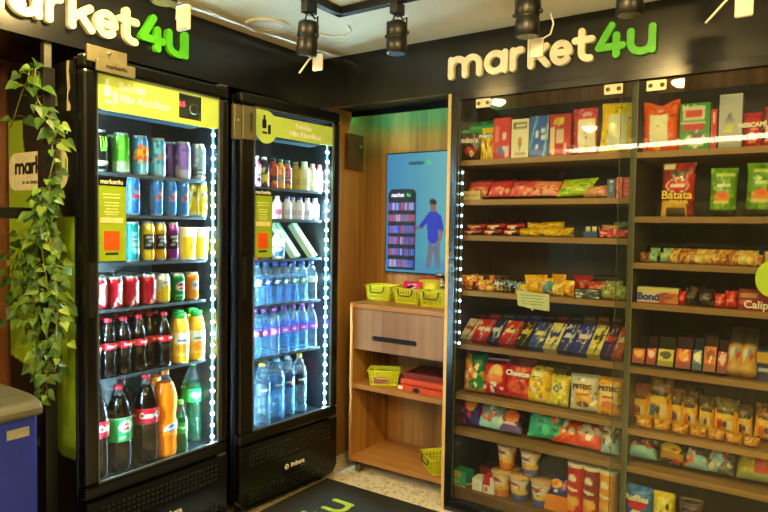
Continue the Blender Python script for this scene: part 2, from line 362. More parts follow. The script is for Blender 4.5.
# ---- ceiling lamps
LAMPW = (255, 218, 138)
def downlight(x, y, r=.055, st=165, label='', on=True):
    o = empty('ceiling_downlight', (x, y, ZC)); tag(o, label, 'ceiling light')
    b = MB(); b.lathe([(r*1.35, -.012), (r*1.35, 0), (r, 0), (r, -.012)], 32, cap=False); b.lathe([(r, -.012), (r*1.35, -.012)], 32, cap=False); b.build('rim', WHITE, o)
    b = MB(); dd = .042 if on else .006; b.lathe([(.001 if a == 9 else r*math.cos(a*PI/18), -.006-dd*math.sin(a*PI/18)) for a in range(10)], 32, cap=False); b.build('diffuser', emis('warm_lamp_%d' % st, LAMPW, st) if on else mat('unlit_diffuser', (250, 248, 235), .5), o)
downlight(.40, -1.44, st=80, label='small round lit ceiling downlight out in front of the drink fridges')
downlight(1.58, -1.41, label='small round lit ceiling downlight in front of the divider of the snack shelves')
downlight(2.75, -1.45, label='small round lit ceiling downlight in front of the right end of the snack shelves')
downlight(.6, -2.9, label='small round lit ceiling downlight behind the viewer near the blue bin')
downlight(3.0, -3.1, label='small round lit ceiling downlight behind the viewer on the right')
downlight(.19, -.60, .075, label='round unlit white ceiling light close to the corner of the two sign boards', on=False)
o = empty('tube_light', (1.0, -3.98, ZC), (0, 0, .19)); tag(o, 'long twin tube ceiling light mirrored as a white streak in the shelf glass', 'ceiling light')
b = MB(); b.box(-1.1, 2.3, -.03, .03, -.03, 0); b.build('housing', STEEL, o)
for dy in (-.09, .09):
    b = MB(); b.tube([(-1.05, dy, -.048), (2.25, dy, -.048)], .011, 10); b.build('tube', emis('tube_white', (255, 238, 195), 10), o)
# surface cable on the ceiling
b = MB(); b.tube([(.30, -.40, ZC-.005), (.34, -.30, ZC-.005), (.40, -.285, ZC-.005), (.46, -.33, ZC-.005), (.50, -.40, ZC-.006)], .005, 8)
tag(b.build('ceiling_cable', WHITE), 'short white cable curving over the ceiling behind the first hanging spotlight', 'cable')
# ---- lighting track and spots
TB = mat('track_black', (16, 15, 12), .4)
b = MB(); b.box(.585, .62, -2.2, -.575, ZC-.032, ZC); b.box(.585, 3.4, -.61, -.575, ZC-.032, ZC)
tag(b.build('lighting_track', TB, bevel=.002), 'black corner lighting track fixed to the ceiling', 'track')
def spot(x, y, ztop, zbot, tilt, label):
    o = empty('track_spotlight', (x, y, ZC-.032)); tag(o, label, 'spotlight', 'spotlights on the ceiling track'); Z = ZC-.032
    sbox('adapter', (-.017, .017, -.03, .03, -.045, 0), TB, o, .003)
    top = ztop-Z; h = ztop-zbot; r = .0415
    body = MB(); body.lathe([(r*.9, -h), (r, -h+.004), (r, -h*.55), (r*.94, -h*.53), (r*.94, -h*.49), (r, -h*.47), (r, -.012), (r*.7, 0)], 28)
    bo = body.build('lamp_head', TB, o, (0, 0, top), (tilt[0], tilt[1], 0))
    lens = MB(); lens.lathe([(.001, -h-.0005), (r*.82, -h-.0005)], 24, cap=False); lens.build('lens', mat('lamp_lens', (90, 88, 80), .1), bo)
    for s in (-1, 1):
        k = MB(); k.tube([(s*r*.95, 0, -h*.4), (s*(r+.012), 0, -h*.4)], .007, 12); k.build('knob', TB, bo)
        c = MB(); c.tube([(s*.008, 0, -.04), (s*.026, .004, -.06+top*.1), (s*(r+.004), 0, top*.75-.01), (s*(r+.003), 0, top-h*.4)], .0035, 8); c.build('yoke_arm', TB, o)
    return o
spot(.60, -.785, 2.185, 2.05, (.08, .16), 'black cylinder spotlight hanging over the corner, first on the track near the fridges')
spot(.89, -.593, 2.185, 2.06, (0, 0), 'black cylinder spotlight hanging between the first spot and the shop lettering')
spot(1.432, -.593, 2.175, 2.043, (0, 0), 'black cylinder spotlight hanging in front of the word on the right sign board')
spot(1.772, -.593, 2.18, 2.058, (0, 0), 'black cylinder spotlight at the top edge in front of the green letters')
spot(.60, -1.46, 2.16, 2.055, (0, 0), 'black cylinder spotlight cut by the top edge above the left green letters')
def sensor(x, y, z, label, stick, k=1.0, cable=False):
    o = empty('hanging_sensor', (x, y, z)); tag(o, label, 'sensor box', 'white boxes hanging behind the spotlights')
    sbox('housing', (-.024*k, .024*k, -.008, .008, -.034*k, .034*k), WHITE, o, .005)
    b = MB(); b.tube([(-.015, 0, .03)] + stick, .004, 8); b.build('antenna', WHITE, o)
    if cable: b = MB(); b.tube([(.02, 0, .03), (.045, .01, .045), (.055, .01, .08), (.04, .02, .12)], .003, 8); b.build('cable', WHITE, o)
sensor(.575, -.70, 2.045, 'white box with thin antenna hanging under the first spotlight over the corner', [(-.03, -.02, .01), (-.045, -.06, -.05)])
sensor(1.44, -.52, 2.02, 'white box with a looped white cable hanging in front of the letter r', [(-.028, 0, .045), (-.03, 0, -.045)], 1.0, True)
sensor(2.09, -.58, 2.035, 'white box with a slanting thin antenna at the top right edge of the picture', [(-.04, 0, .03), (-.10, 0, -.035)])
sensor(.60, -1.385, 2.03, 'white box hanging in front of the green letters above the first fridge', [(-.03, 0, .04), (-.035, 0, .0)], 1.15)
# ---- floor mat
o = sbox('floor_mat', (.13, .98, -1.9, -.062, 0, .008), mat('mat_black_pile', (30, 30, 24), .95, bump=.6, scale=200)); tag(o, 'black entrance mat with lime lettering lying in front of the fridges', 'mat')
LM = mat('mat_lime', (150, 160, 20), .95)
for ch, y0, wd, m in (('u', -.375, .135, LM), ('4', -.53, .145, LM), ('t', -.65, .09, WINK), ('e', -.76, .1, WINK), ('k', -.87, .1, WINK)):
    l = letter(ch, .125, .001, m, o, (.465, y0, .009), wd/(GL[ch][0]*.125), sw=.115); l.rotation_euler = (-PI/2, 0, PI/2)
    l.rotation_euler = Matrix(((0, 0, -1), (1, 0, 0), (0, -1, 0))).to_euler(); l.name = 'lettering'
def rrect(x0, x1, z0, z1, r, n=6, corners=(1, 1, 1, 1)):
    pts = []
    for (cx, cz, a0), on in zip(((x1-r, z1-r, 0), (x0+r, z1-r, 90), (x0+r, z0+r, 180), (x1-r, z0+r, 270)), corners):
        if on: pts += [(cx+r*math.cos(math.radians(a0+90*k/n)), cz+r*math.sin(math.radians(a0+90*k/n))) for k in range(n+1)]
        else: pts.append((cx+r*(1 if a0 in (0, 270) else -1), cz+r*(1 if a0 in (0, 90) else -1)))
    return pts
# ================================================================== fridges (local: front towards -Y, width along +X)
FW, FD, FH = .676, .54, 1.98
DOT = emis('cold_diode', (185, 230, 255), 480); STRIP = emis('cold_strip', (120, 205, 245), .5); TOPL = emis('cold_bar', (120, 200, 255), .06)
SHELVES = {1: (1.568, 1.408, 1.221, 1.043, .775), 2: (1.560, 1.408, 1.209, .985, .730)}
def fridge(k, loc, ang, label):
    o = empty('drink_fridge', loc, (0, 0, ang)); tag(o, label, 'fridge'); W = FW
    b = MB()
    b.box(0, .03, .055, FD, .06, FH-.01); b.box(W-.03, W, .055, FD, .06, FH-.01); b.box(0, W, FD-.03, FD, .06, FH-.01)
    b.box(0, W, .055, FD, FH-.05, FH-.01); b.box(0, W, .055, FD, .06, .372)
    b.build('cabinet', FRIDGE, o, bevel=.004)
    b = MB(); t = .004; b.box(.03, .03+t, .06, FD-.03, .372, FH-.05); b.box(W-.03-t, W-.03, .06, FD-.03, .372, FH-.05); b.box(.03, W-.03, FD-.03-t, FD-.03, .372, FH-.05)
    b.box(.03, W-.03, .06, FD-.03, .372, .378); b.box(.03, W-.03, .06, FD-.03, FH-.054, FH-.05); b.build('liner', FRIDGE_IN, o)
    for z in SHELVES[k]:
        b = MB(); b.box(.045, W-.068, .078, FD-.06, z-.006, z-.001); sh = b.build('shelf', clear('shelf_glass', (110, 125, 135), .3, .15), o)
        b = MB(); b.box(.045, W-.068, .070, .078, z-.012, z+.001); b.build('front_rail', mat('pale_rail', (96, 110, 120), .25, .6), sh)
    for x, s in ((.036, 1), (W-.036, -1)):                       # diode strips up both sides of the opening
        b = MB(); b.box(x-.005, x+.005, .060, .066, .40, FH-.17, 0)
        z = .42
        while z < FH-.19:
            b.lathe([(.0005, z-.006), (.0055, z-.003), (.0055, z+.003), (.0005, z+.006)], 8, 1, c=(x+s*.004, .0585)); z += .052
        b.build('diode_strip_or_reflection', [STRIP, DOT], o)
    b = MB(); b.box(.05, W-.07, .085, .16, 1.805, 1.84, 0); lb = b.build('light_housing', BLACK, o)
    b = MB(); b.box(.07, W-.09, .095, .15, 1.798, 1.806); b.build('light_bar', TOPL, lb)
    # door
    d = MB(); G = (.055 if k == 1 else .090, .630, .405, 1.926)
    d.box(0, W, 0, .05, G[3], FH); d.box(0, W, 0, .05, .352, G[2]); d.box(0, G[0], 0, .05, G[2], G[3]); d.box(G[1], W, 0, .05, G[2], G[3])
    dr = d.build('door', FRIDGE, o, bevel=.012)
    g = MB(); g.box(G[0]-.004, G[1]+.004, .016, .020, G[2]-.004, G[3]+.004); g.build('glass', GLASS, dr)
    g = MB()
    for a in ((G[0], G[1], G[2], G[2]+.006), (G[0], G[1], G[3]-.006, G[3]), (G[0], G[0]+.005, G[2], G[3]), (G[1]-.005, G[1], G[2], G[3])): g.box(a[0], a[1], .006, .016, a[2], a[3])
    g.build('glass_trim', mat('grey_gasket', (100, 110, 108), .3, .5), dr)
    h = MB(); h.box(.016, .040, -.0015, .012, 1.03, 1.23); h.build('recessed_handle', mat('handle_recess', (5, 5, 5), .5), dr)
    for z, xx in ((.350, W-.03), (FH+.004, W-.03)):
        h = MB(); h.box(xx-.02, xx+.02, .0, .035, z-.006, z+.004); h.build('hinge', STEEL, dr, bevel=.002)
    # kick panel with louvres
    p = MB(); p.prism(rrect(.004, W-.004, .045, .345, .055, corners=(0, 0, 1, 1)), -.004, .055)
    kp = p.build('kick_panel', FRIDGE, o, bevel=.006)
    p = MB()
    for row in range(4):
        for c_ in range(26): p.box(.06+c_*.0215, .06+c_*.0215+.013, -.006, .0, .245+row*.021, .255+row*.021, 0)
    p.build('upper_louvre', mat('louvre_highlight_grey', (34, 33, 28), .3), kp); p = MB()  # fins lighter than the panel plastic: highlights put into their colour
    for row in range(4):
        for c_ in range(26): p.box(.06+c_*.0215, .06+c_*.0215+.013, -.006, .0, .068+row*.019, .077+row*.019, 0)
    p.build('lower_louvre', mat('louvre_highlight_grey', (34, 33, 28), .3), kp)
    p = MB(); p.box(.02, W-.02, -.007, -.002, .228, .234); p.build('ridge', FRIDGE, kp, bevel=.002)
    lg = MB(); lg.prism([(.014*math.cos(a*PI/8), .014*math.sin(a*PI/8)) for a in range(16)], -.001, 0); e = lg.build('emblem', WINK, kp, (.30, -.0045, .178))
    text('ɔ', .03, BLACK, e, (.0, -.0015, 0), name='emblem_mark'); text('imbera', .034, WINK, kp, (.375, -.005, .180), bold=.0008); text('cooling', .012, STEEL, kp, (.41, -.005, .158))
    for x in (.06, W-.06):
        for y in (.08, FD-.06):
            p = MB(); p.lathe([(.018, 0), (.018, .01), (.01, .012), (.01, .06)], 14, c=(x, y)); p.build('foot', DARK, o)
    return o, dr
f1, d1 = fridge(1, (.1238, -1.4414, 0), PI/2, 'tall black glass door fridge full of cans and soft drink bottles, nearer the green plant')
f2, d2 = fridge(2, (.1254, -.7013, 0), PI/2-.0596, 'tall black glass door fridge full of water bottles, nearer the wall screen')
def info_sticker(d, x0, x1, z0, z1):
    s = MB(); s.box(x0, x1, .0125, .0155, z0, z1-.032); st = s.build('info_sticker', LIME, d)
    s = MB(); s.box(x0, x1, .0122, .0155, z1-.032, z1); s.build('sticker_header', BLACK, st)
    xm = (x0+x1)/2; w_ = x1-x0; text('market4u', .024, WINK, st, (xm, .0115, z1-.017), bold=.0004)
    s = MB(); H = z1-z0
    for k, (zz, ww) in enumerate([(.80, .62), (.76, .58), (.70, .5), (.665, .5), (.625, .4), (.59, .5), (.56, .42)]): s.box(xm-w_*ww/2, xm+w_*ww/2, .0115, .0122, z0+H*zz-.003, z0+H*zz+.002)
    s.build('sticker_text', mat('pale_print', (215, 222, 150), .5), st)
    s = MB(); s.box(xm-w_*.39, xm+w_*.39, .0112, .0122, z0+H*.455, z0+H*.52); s.build('notice_strip', mat('pale_peach', (236, 214, 160), .5), st)
    s = MB(); s.box(xm-w_*.27, xm+w_*.27, .0112, .0122, z0+H*.13, z0+H*.36); s.build('code_square', mat('orange_print', (225, 84, 20), .5), st)
    s = MB(); s.box(xm-w_*.22, xm+w_*.22, .0112, .0122, z0+H*.075, z0+H*.10); s.build('code_caption', INK, st)
info_sticker(d1, .056, .176, 1.233, 1.545); info_sticker(d2, .090, .206, 1.225, 1.548)
LIMEB = mat('banner_lime', (196, 224, 104), .5, noise=.02)
# banner of the first fridge, with a window cut for the thermostat
b = MB(); b.prism(rrect(.052, .418, 1.790, 1.925, .03, corners=(0, 0, 1, 0)), .0120, .0155); b.prism(rrect(.535, .628, 1.790, 1.925, .02, corners=(0, 0, 0, 1)), .0120, .0155)
b.box(.418, .535, .0120, .0155, 1.790, 1.812); b.box(.418, .535, .0120, .0155, 1.912, 1.925)
bn = b.build('banner', LIMEB, d1)
text('Bebidas', .040, WINK, bn, (.148, .0112, 1.886), align='LEFT', bold=.0014, squash=.9); text('Não Alcoólicas', .040, WINK, bn, (.148, .0112, 1.842), align='LEFT', bold=.0014, squash=.92)
def icon(parent, x, z, m, s=1.0):
    b = MB(); b.prism(rrect(x-.013*s, x+.013*s, z-.030*s, z+.012*s, .006*s), .011, .012); b.prism(rrect(x-.006*s, x+.006*s, z+.010*s, z+.032*s, .003*s), .011, .012)
    b.prism(rrect(x+.022*s, x+.040*s, z-.055*s, z-.010*s, .004*s), .011, .012); b.prism(rrect(x-.012*s, x+.018*s, z-.055*s, z-.045*s, .003*s), .011, .012); b.build('bottle_icon', m, parent)
icon(bn, .100, 1.872, WINK)
b = MB(); b.box(.412, .545, .03, .045, 1.815, 1.910); th = b.build('thermostat', mat('thermostat_grey', (52, 54, 52), .4), d1)
text('3.5', .028, emis('red_digits', (255, 40, 60), 3), th, (.445, .0285, 1.872)); b = MB()
b.lathe([(.022, 0), (.022, .006), (.017, .006)], 24, cap=False); b.build('dial', STEEL, th, (.505, .03, 1.860), (PI/2, 0, 0))
# banner of the second fridge: disc and bar
b = MB(); b.prism([(.163+.072*math.cos(2*PI*k/40), 1.840+.078*math.sin(2*PI*k/40)) for k in range(40)], .0120, .0150); b.prism(rrect(.163, .640, 1.800, 1.898, .02, corners=(0, 0, 0, 1)), .0115, .0145)
b.prism([(.091, 1.840), (.163, 1.840), (.163, 1.918), (.091, 1.918)], .0122, .0152)
bn = b.build('banner', LIMEB, d2)
text('Bebidas', .036, WINK, bn, (.41, .0107, 1.868), bold=.0012); text('Não Alcoólicas', .036, WINK, bn, (.425, .0107, 1.830), bold=.0012); icon(bn, .152, 1.862, INK)
# lock plates screwed on the tops of the doors
p = sbox('lock_plate', (.008, .166, -.012, .0, 1.950, 2.008), BEIGE, f1, .003); b = MB(); b.lathe([(.006, 0), (.006, .006)], 14); b.build('lock_screw', METAL, p, (.09, -.012, 1.990), (PI/2, 0, 0))
p = sbox('lock_label', (.038, .194, -.022, -.010, 1.921, 1.962), BEIGE, f1, .002); text('market4u', .022, INK, p, (.116, -.0232, 1.942), bold=.0004)
p = sbox('lock_plate', (-.036, .004, -.004, .02, 1.76, 1.915), BEIGE, f2, .003); b = MB(); b.lathe([(.006, 0), (.006, .006)], 14); b.build('lock_screw', METAL, p, (-.016, -.004, 1.845), (PI/2, 0, 0))
p = sbox('lock_label', (.008, .086, -.008, .0, 1.765, 1.915), BEIGE, f2, .002); text('market4u', .022, INK, p, (.055, -.0092, 1.845), rot=(PI/2, -PI/2, 0), bold=.0004)
# graphic on the side of the first fridge (local x=0 plane faces -X)
def side_design(u, v):
    x = -.42+u*.48; z = .06+v*1.90          # place on the fridge side
    lime = lin((138, 168, 30)); blk = lin((16, 16, 12))
    if x > -.02-.9 and z > 1.77: return blk
    if ((x-.06)/.37)**2+((z-1.765)/.375)**2 < 1: return blk
    if z < .50+ (0 if x < .0 else 0) : return blk
    if x < -.02 and z < .56 and (x+.02)**2+(z-.56)**2 > .0036 and x > -.08: return blk
    if ((x+.42)/.24)**2+((z-.62)/.21)**2 < 1: return blk
    return lime
b = MB(); NU, NV = 70, 240; n = NU+1; vs = []; cs = []
for j in range(NV+1):
    for i in range(NU+1): vs.append((-.0012, .538-i/NU*.478, .06+j/NV*1.90)); cs.append(side_design(i/NU, j/NV))
b.add(vs, [(j*n+i, j*n+i+1, (j+1)*n+i+1, (j+1)*n+i) for j in range(NV) for i in range(NU)], 0, cs)
sg = b.build('side_graphic', printed('side_print', .38), f1)
b = MB(); b.prism(rrect(-.215, .215, -.074, .074, .05), -.001, 0); pill = b.build('logo_plate', mat('logo_cream', (225, 220, 180), .4), f1, (-.0025, .315, 1.572), (0, 0, -PI/2))
x = -.165
for ch, wd in (('m', .072), ('a', .049), ('r', .03), ('k', .043), ('e', .040), ('t', .036), ('4', .05), ('u', .045)):
    letter(ch, .046, .001, SIDE_LIME if ch in '4u' else INK, pill, (x, -.0015, -.012), wd/(GL[ch][0]*.046), name='lettering'); x += wd+.002
text('no seu tempo, no seu jeito', .024, INK, pill, (.0, -.0015, -.042), squash=.85)
rt = random.Random(2); pts = [(0, 0)]+[(.012+rt.uniform(-.006, .012), .18*k/9) for k in range(10)]+[(.002+rt.uniform(-.003, .003), .18*(9-k)/9) for k in range(9)]
b = MB(); b.prism([(x-.01, z) for x, z in pts], -.001, 0); b.build('torn_tape', mat('torn_paper', (200, 190, 150), .7), f1, (-.0015, .095, 1.78), (0, 0, -PI/2))
# ---- post with cross bar, and the vine on it
o = empty('steel_post', (-.03, -1.492, 0)); tag(o, 'black square steel post under the sign board, carrying the green vine', 'post')
sbox('upright', (-.022, .022, -.022, .022, 0, 1.93), BLACK, o, .002); sbox('top_sleeve', (-.014, .014, -.014, .014, 1.93, 2.021), STEEL, o, .002)
sbox('cross_bar', (-.022, .012, -.6, -.022, 1.385, 1.425), BLACK, o, .002)
LEAF = [mat('leaf_green_%d' % i, c, .5) for i, c in enumerate([(54, 92, 14), (84, 122, 20), (36, 72, 12), (116, 146, 34)])]
def vine(strands, label, seed):
    rnd = random.Random(seed); o = empty('trailing_vine', strands[0]); tag(o, label, 'hanging plant'); base = Vector(strands[0]); LQ = LEAF
    st = MB(); lf = MB()
    for pts, dens, size in strands_iter(strands):
        P = [Vector(p)-base for p in pts]; st.tube(P, .0022, 6)
        for a, b_ in zip(P, P[1:]):
            L = (b_-a).length; k = max(1, int(L*dens))
            for _ in range(k):
                q = a.lerp(b_, rnd.random()); dr_ = Vector((rnd.uniform(-.2, 1), rnd.uniform(-1, 1), rnd.uniform(-.5, .5))).normalized()
                tip = q+dr_*rnd.uniform(.012, .05); st.tube([q, (q+tip)/2+Vector((0, 0, .006)), tip], .0011, 5)
                leaf(lf, tip, dr_, size*rnd.uniform(.65, 1.2), rnd)
    st.build('stems', mat('vine_stem', (110, 120, 50), .6), o); lf.build('leaves', LEAF, o)
def strands_iter(s):
    for q in s[1:]: yield q
def leaf(mb, p, d, s, rnd):
    d = (d+Vector((0, 0, -.9))).normalized(); nrm = Vector((rnd.uniform(.2, 1), rnd.uniform(-1, .1), rnd.uniform(-.2, .8))).normalized()
    a = (nrm-d*nrm.dot(d)).normalized(); side = d.cross(a)
    out = [(0, 0), (-.12, .28), (.05, .46), (.3, .44), (.6, .26), (1.05, 0)]; vs = []; mid = [(0, 0), (.2, 0), (.45, 0), (.75, 0), (1.05, 0)]
    def P(l, w_): return p+d*(l*s)+side*(w_*s)+a*(s*(.22*abs(w_)-.18*l*l))
    n0 = [P(l, 0) for l, _ in mid]; L_ = [P(l, w_) for l, w_ in out[1:-1]]; R_ = [P(l, -w_) for l, w_ in out[1:-1]]; mi = rnd.choice((0, 0, 1, 1, 2, 3))
    mb.add(n0+L_, [(0, 1, 6, 5), (1, 2, 7, 6), (2, 3, 8, 7), (3, 4, 8)], mi, None, True); mb.add(n0+R_, [(0, 5, 6, 1), (1, 6, 7, 2), (2, 7, 8, 3), (3, 8, 4)], mi, None, True)
def vp(px, py, y=-1.53): return tuple(un(px, py, 'y', y))
vine([vp(35, 72), ([vp(36, 66), vp(30, 76), vp(22, 92), vp(14, 118), vp(10, 128)], 26, .045), ([vp(30, 68), vp(28, 78), vp(30, 92)], 110, .046), ([vp(36, 66), vp(34, 85), vp(38, 100), vp(44, 112)], 60, .044), ([vp(44, 112), vp(52, 122), vp(54, 136), vp(52, 146)], 100, .045), ([vp(52, 146), vp(54, 158), vp(50, 175), vp(48, 195), vp(42, 210)], 3, .03)],
     'upper tuft of green heart leaves trailing from the top of the black post', 3)
vine([vp(40, 205), ([vp(50, 175), vp(44, 200), vp(32, 225), vp(24, 262), vp(22, 300), vp(26, 335)], 135, .036), ([vp(50, 185), vp(46, 210), vp(40, 240), vp(46, 275), vp(50, 310), vp(46, 345), vp(50, 372)], 120, .036),
      ([vp(44, 205), vp(36, 250), vp(34, 290), vp(34, 320), vp(36, 360), vp(44, 385), vp(40, 402)], 110, .036), ([vp(40, 210), vp(50, 240), vp(54, 275), vp(58, 310), vp(54, 350)], 70, .034), ([vp(24, 240), vp(14, 262), vp(8, 300)], 75, .036), ([vp(30, 300), vp(16, 312), vp(6, 322)], 40, .036),
      ([vp(48, 290), vp(56, 320), vp(60, 350), vp(54, 372)], 18, .03), ([vp(46, 330), vp(48, 360), vp(46, 385), vp(50, 398)], 10, .03)],
     'dense lower mass of green leaves and bare stems hanging in front of the black post', 8)
# ---- blue bin with grey lid
o = empty('recycling_bin', (.06, -1.675, 0)); tag(o, 'blue plastic bin with a rounded grey lid at the lower left edge', 'bin')
sbox('body', (-.30, .195, -.62, 0, 0, .765), mat('bin_blue', (14, 38, 150), .45), o, .012)
b = MB(); pr_ = [(-.33, .758), (.208, .758), (.212, .785), (.19, .806), (.13, .818), (-.10, .822), (-.28, .815), (-.33, .79)]
b.prism(pr_, -.64, .012); b.build('lid', mat('bin_lid_grey', (80, 79, 64), .45), o, bevel=.012)
b = MB(); b.box(-.05, .08, -.47, -.33, .812, .826); b.build('lid_flap', mat('bin_flap', (60, 55, 48), .5), o)
sbox('maker_label', (.195, .198, -.098, -.03, .70, .73), mat('label_grey', (150, 148, 130), .4, .3), o)
# ================================================================== screen on the back wall of the recess
o = empty('wall_screen', (.338, .47, 1.107)); tag(o, 'upright wall screen showing a man in a blue shirt beside a shop shelf', 'screen')
TW, TH = .425, .712
sbox('bezel', (-TW/2, TW/2, 0, .028, 0, TH), mat('bezel_black', (10, 10, 10), .3), o, .003)
_pr = random.Random(5); _cells = {}
def screen_design(u, v):
    X = u; Z = v
    g = .55+.45*v; base = lin((int(40+50*u+20*v), int(132+45*u+10*v), int(180+12*v)))
    c = base
    if v < .10: c = lin((70, 150, 190))
    if .03 <= u <= .50 and .02 <= v <= .70:                     # the shelf picture
        top = .71-.04*abs((u-.27)/.23)**6
        if v < top:
            c = lin((12, 16, 40))
            if v < .60:
                r = (v-.02)/.58*6; fr = r % 1; k = (int(r), int((u-.03)*28)); 
                if .22 < fr < .85 and u < .49:
                    if k not in _cells: _cells[k] = _pr.choice([(60, 110, 240), (200, 80, 100), (200, 190, 220), (40, 80, 220), (80, 130, 240), (170, 120, 170), (90, 100, 200)])
                    c = lin(_cells[k]) if ((u-.03)*28) % 1 > .18 else c
                if fr < .1: c = lin((6, 8, 30))
    # man: trousers, shirt, arm, head
    def seg(x0, z0, x1, z1, r0, r1, asp=TH/TW):
        dx, dz = x1-x0, (z1-z0)*asp; px_, pz = u-x0, (v-z0)*asp; t = max(0, min(1, (px_*dx+pz*dz)/(dx*dx+dz*dz)))
        return math.hypot(px_-dx*t, pz-dz*t) < r0+(r1-r0)*t
    skin = lin((150, 95, 80)); 
    if seg(.78, .27, .72, .06, .055, .035) or seg(.84, .27, .88, .06, .06, .035): c = lin((110, 112, 135))
    if seg(.62, .385, .52, .372, .022, .018): c = skin
    if seg(.79, .46, .79, .30, .10, .085) or seg(.75, .475, .60, .395, .05, .03) or seg(.88, .46, .93, .36, .045, .035): c = lin((16, 40, 190))
    if seg(.93, .35, .90, .27, .025, .02): c = skin
    if seg(.79, .535, .79, .565, .045, .05): c = skin
    if seg(.79, .585, .77, .59, .05, .045) and v > .572: c = lin((22, 16, 18))
    return c
b = MB(); NU, NV = 110, 190; n = NU+1; vs = []; cs = []
for j in range(NV+1):
    for i in range(NU+1): vs.append(((i/NU-.5)*(TW-.014), -.0015, .007+j/NV*(TH-.014))); cs.append(screen_design(i/NU, j/NV))
b.add(vs, [(j*n+i, j*n+i+1, (j+1)*n+i+1, (j+1)*n+i) for j in range(NV) for i in range(NU)], 0, cs)
sc = b.build('screen_image', emis('screen_glow', (255, 255, 255), .15, True), o)
text('market', .036, emis('screen_ink', (10, 20, 40), .2), sc, (.0, -.003, .648), bold=.0008); text('4u', .036, emis('screen_green', (60, 190, 60), .25), sc, (.085, -.003, .648), bold=.0008)
text('market', .034, emis('screen_white', (230, 235, 250), .25), sc, (-.125, -.003, .462), bold=.001, squash=.9); text('4u', .034, emis('screen_green', (60, 190, 60), .25), sc, (-.050, -.003, .462), bold=.001, squash=.9)
# small grey box on the left cheek of the recess
o = empty('junction_box', (-.05, .36, 1.72)); tag(o, 'dull brown wall box with a round metal knob on the left cheek of the recess', 'wall box')
sbox('box', (0, .03, -.075, .075, 0, .21), mat('box_brown', (92, 64, 32), .2), o, .003); b = MB(); b.lathe([(.009, 0), (.009, .008), (.006, .012)], 14); b.build('knob', METAL, o, (.03, .04, .14), (0, PI/2, 0))
# ================================================================== low cabinet on castors
o = empty('low_cabinet', (0, 0, 0)); tag(o, 'low oak cabinet on castors with a wide drawer and two open shelves', 'cabinet')
CX0, CX1, CY0, CY1 = .150, .800, .10, .47
sbox('side_panel', (CX0, CX0+.02, CY0, CY1, .065, .93), WOOD, o, .001); sbox('side_panel', (CX1-.02, CX1, CY0, CY1, .065, .93), WOOD, o, .001)
sbox('top_panel', (CX0, CX1, CY0-.004, CY1, .928, .955), WOODX, o, .001); sbox('bottom_panel', (CX0+.02, CX1-.02, CY0, CY1, .068, .095), WOODX, o, .001)
sbox('middle_shelf', (CX0+.02, CX1-.02, CY0, CY1, .478, .505), WOODX, o, .001); sbox('back_panel', (CX0+.02, CX1-.02, CY1-.01, CY1, .095, .93), WOOD, o)
dw = empty('drawer'); dw.parent = o; x0, x1, z0, z1 = CX0+.023, CX1-.023, .700, .925; hx0, hx1, hz0, hz1 = .295, .585, .755, .785
b = MB(); y0, y1 = CY0+.002, CY0+.022
b.box(x0, x1, y0, y1, hz1, z1); b.box(x0, x1, y0, y1, z0, hz0); b.box(x0, hx0, y0, y1, hz0, hz1); b.box(hx1, x1, y0, y1, hz0, hz1)
b.build('drawer_front', DRAWERW, dw); sbox('grip_recess', (hx0-.005, hx1+.005, y1, y1+.01, hz0-.01, hz1+.01), mat('grip_black', (6, 5, 4), .6), dw)
for cx, cz, s in ((hx0, .77, 1), (hx1, .77, -1)):
    b = MB(); r = .015
    for sg_ in (-1, 1): b.prism([(cx, cz+sg_*r)]+[(cx+s*(r-r*math.sin(a*PI/12)), cz+sg_*r*math.cos(a*PI/12)) for a in range(7)][::-1]+[], y0, y1)
    b.build('grip_corner', DRAWERW, dw)
sbox('drawer_box', (x0+.01, x1-.01, y1+.012, CY1-.03, z0+.01, z1-.03), DARK, dw)
for x in (CX0+.05, CX1-.05):
    for y in (CY0+.035, CY1-.05):
        c_ = empty('castor'); c_.parent = o; c_.location = (x, y, 0)
        b = MB(); b.tube([(-.011, 0, .024), (-.003, 0, .024)], .024, 18); b.tube([(.003, 0, .024), (.011, 0, .024)], .024, 18); b.build('wheel', mat('castor_grey', (90, 88, 80), .3, .3), c_)
        b = MB(); b.box(-.02, .02, -.02, .02, .062, .0675); b.box(-.016, -.013, -.012, .012, .02, .064); b.box(.013, .016, -.012, .012, .02, .064); b.build('bracket', STEEL, c_)
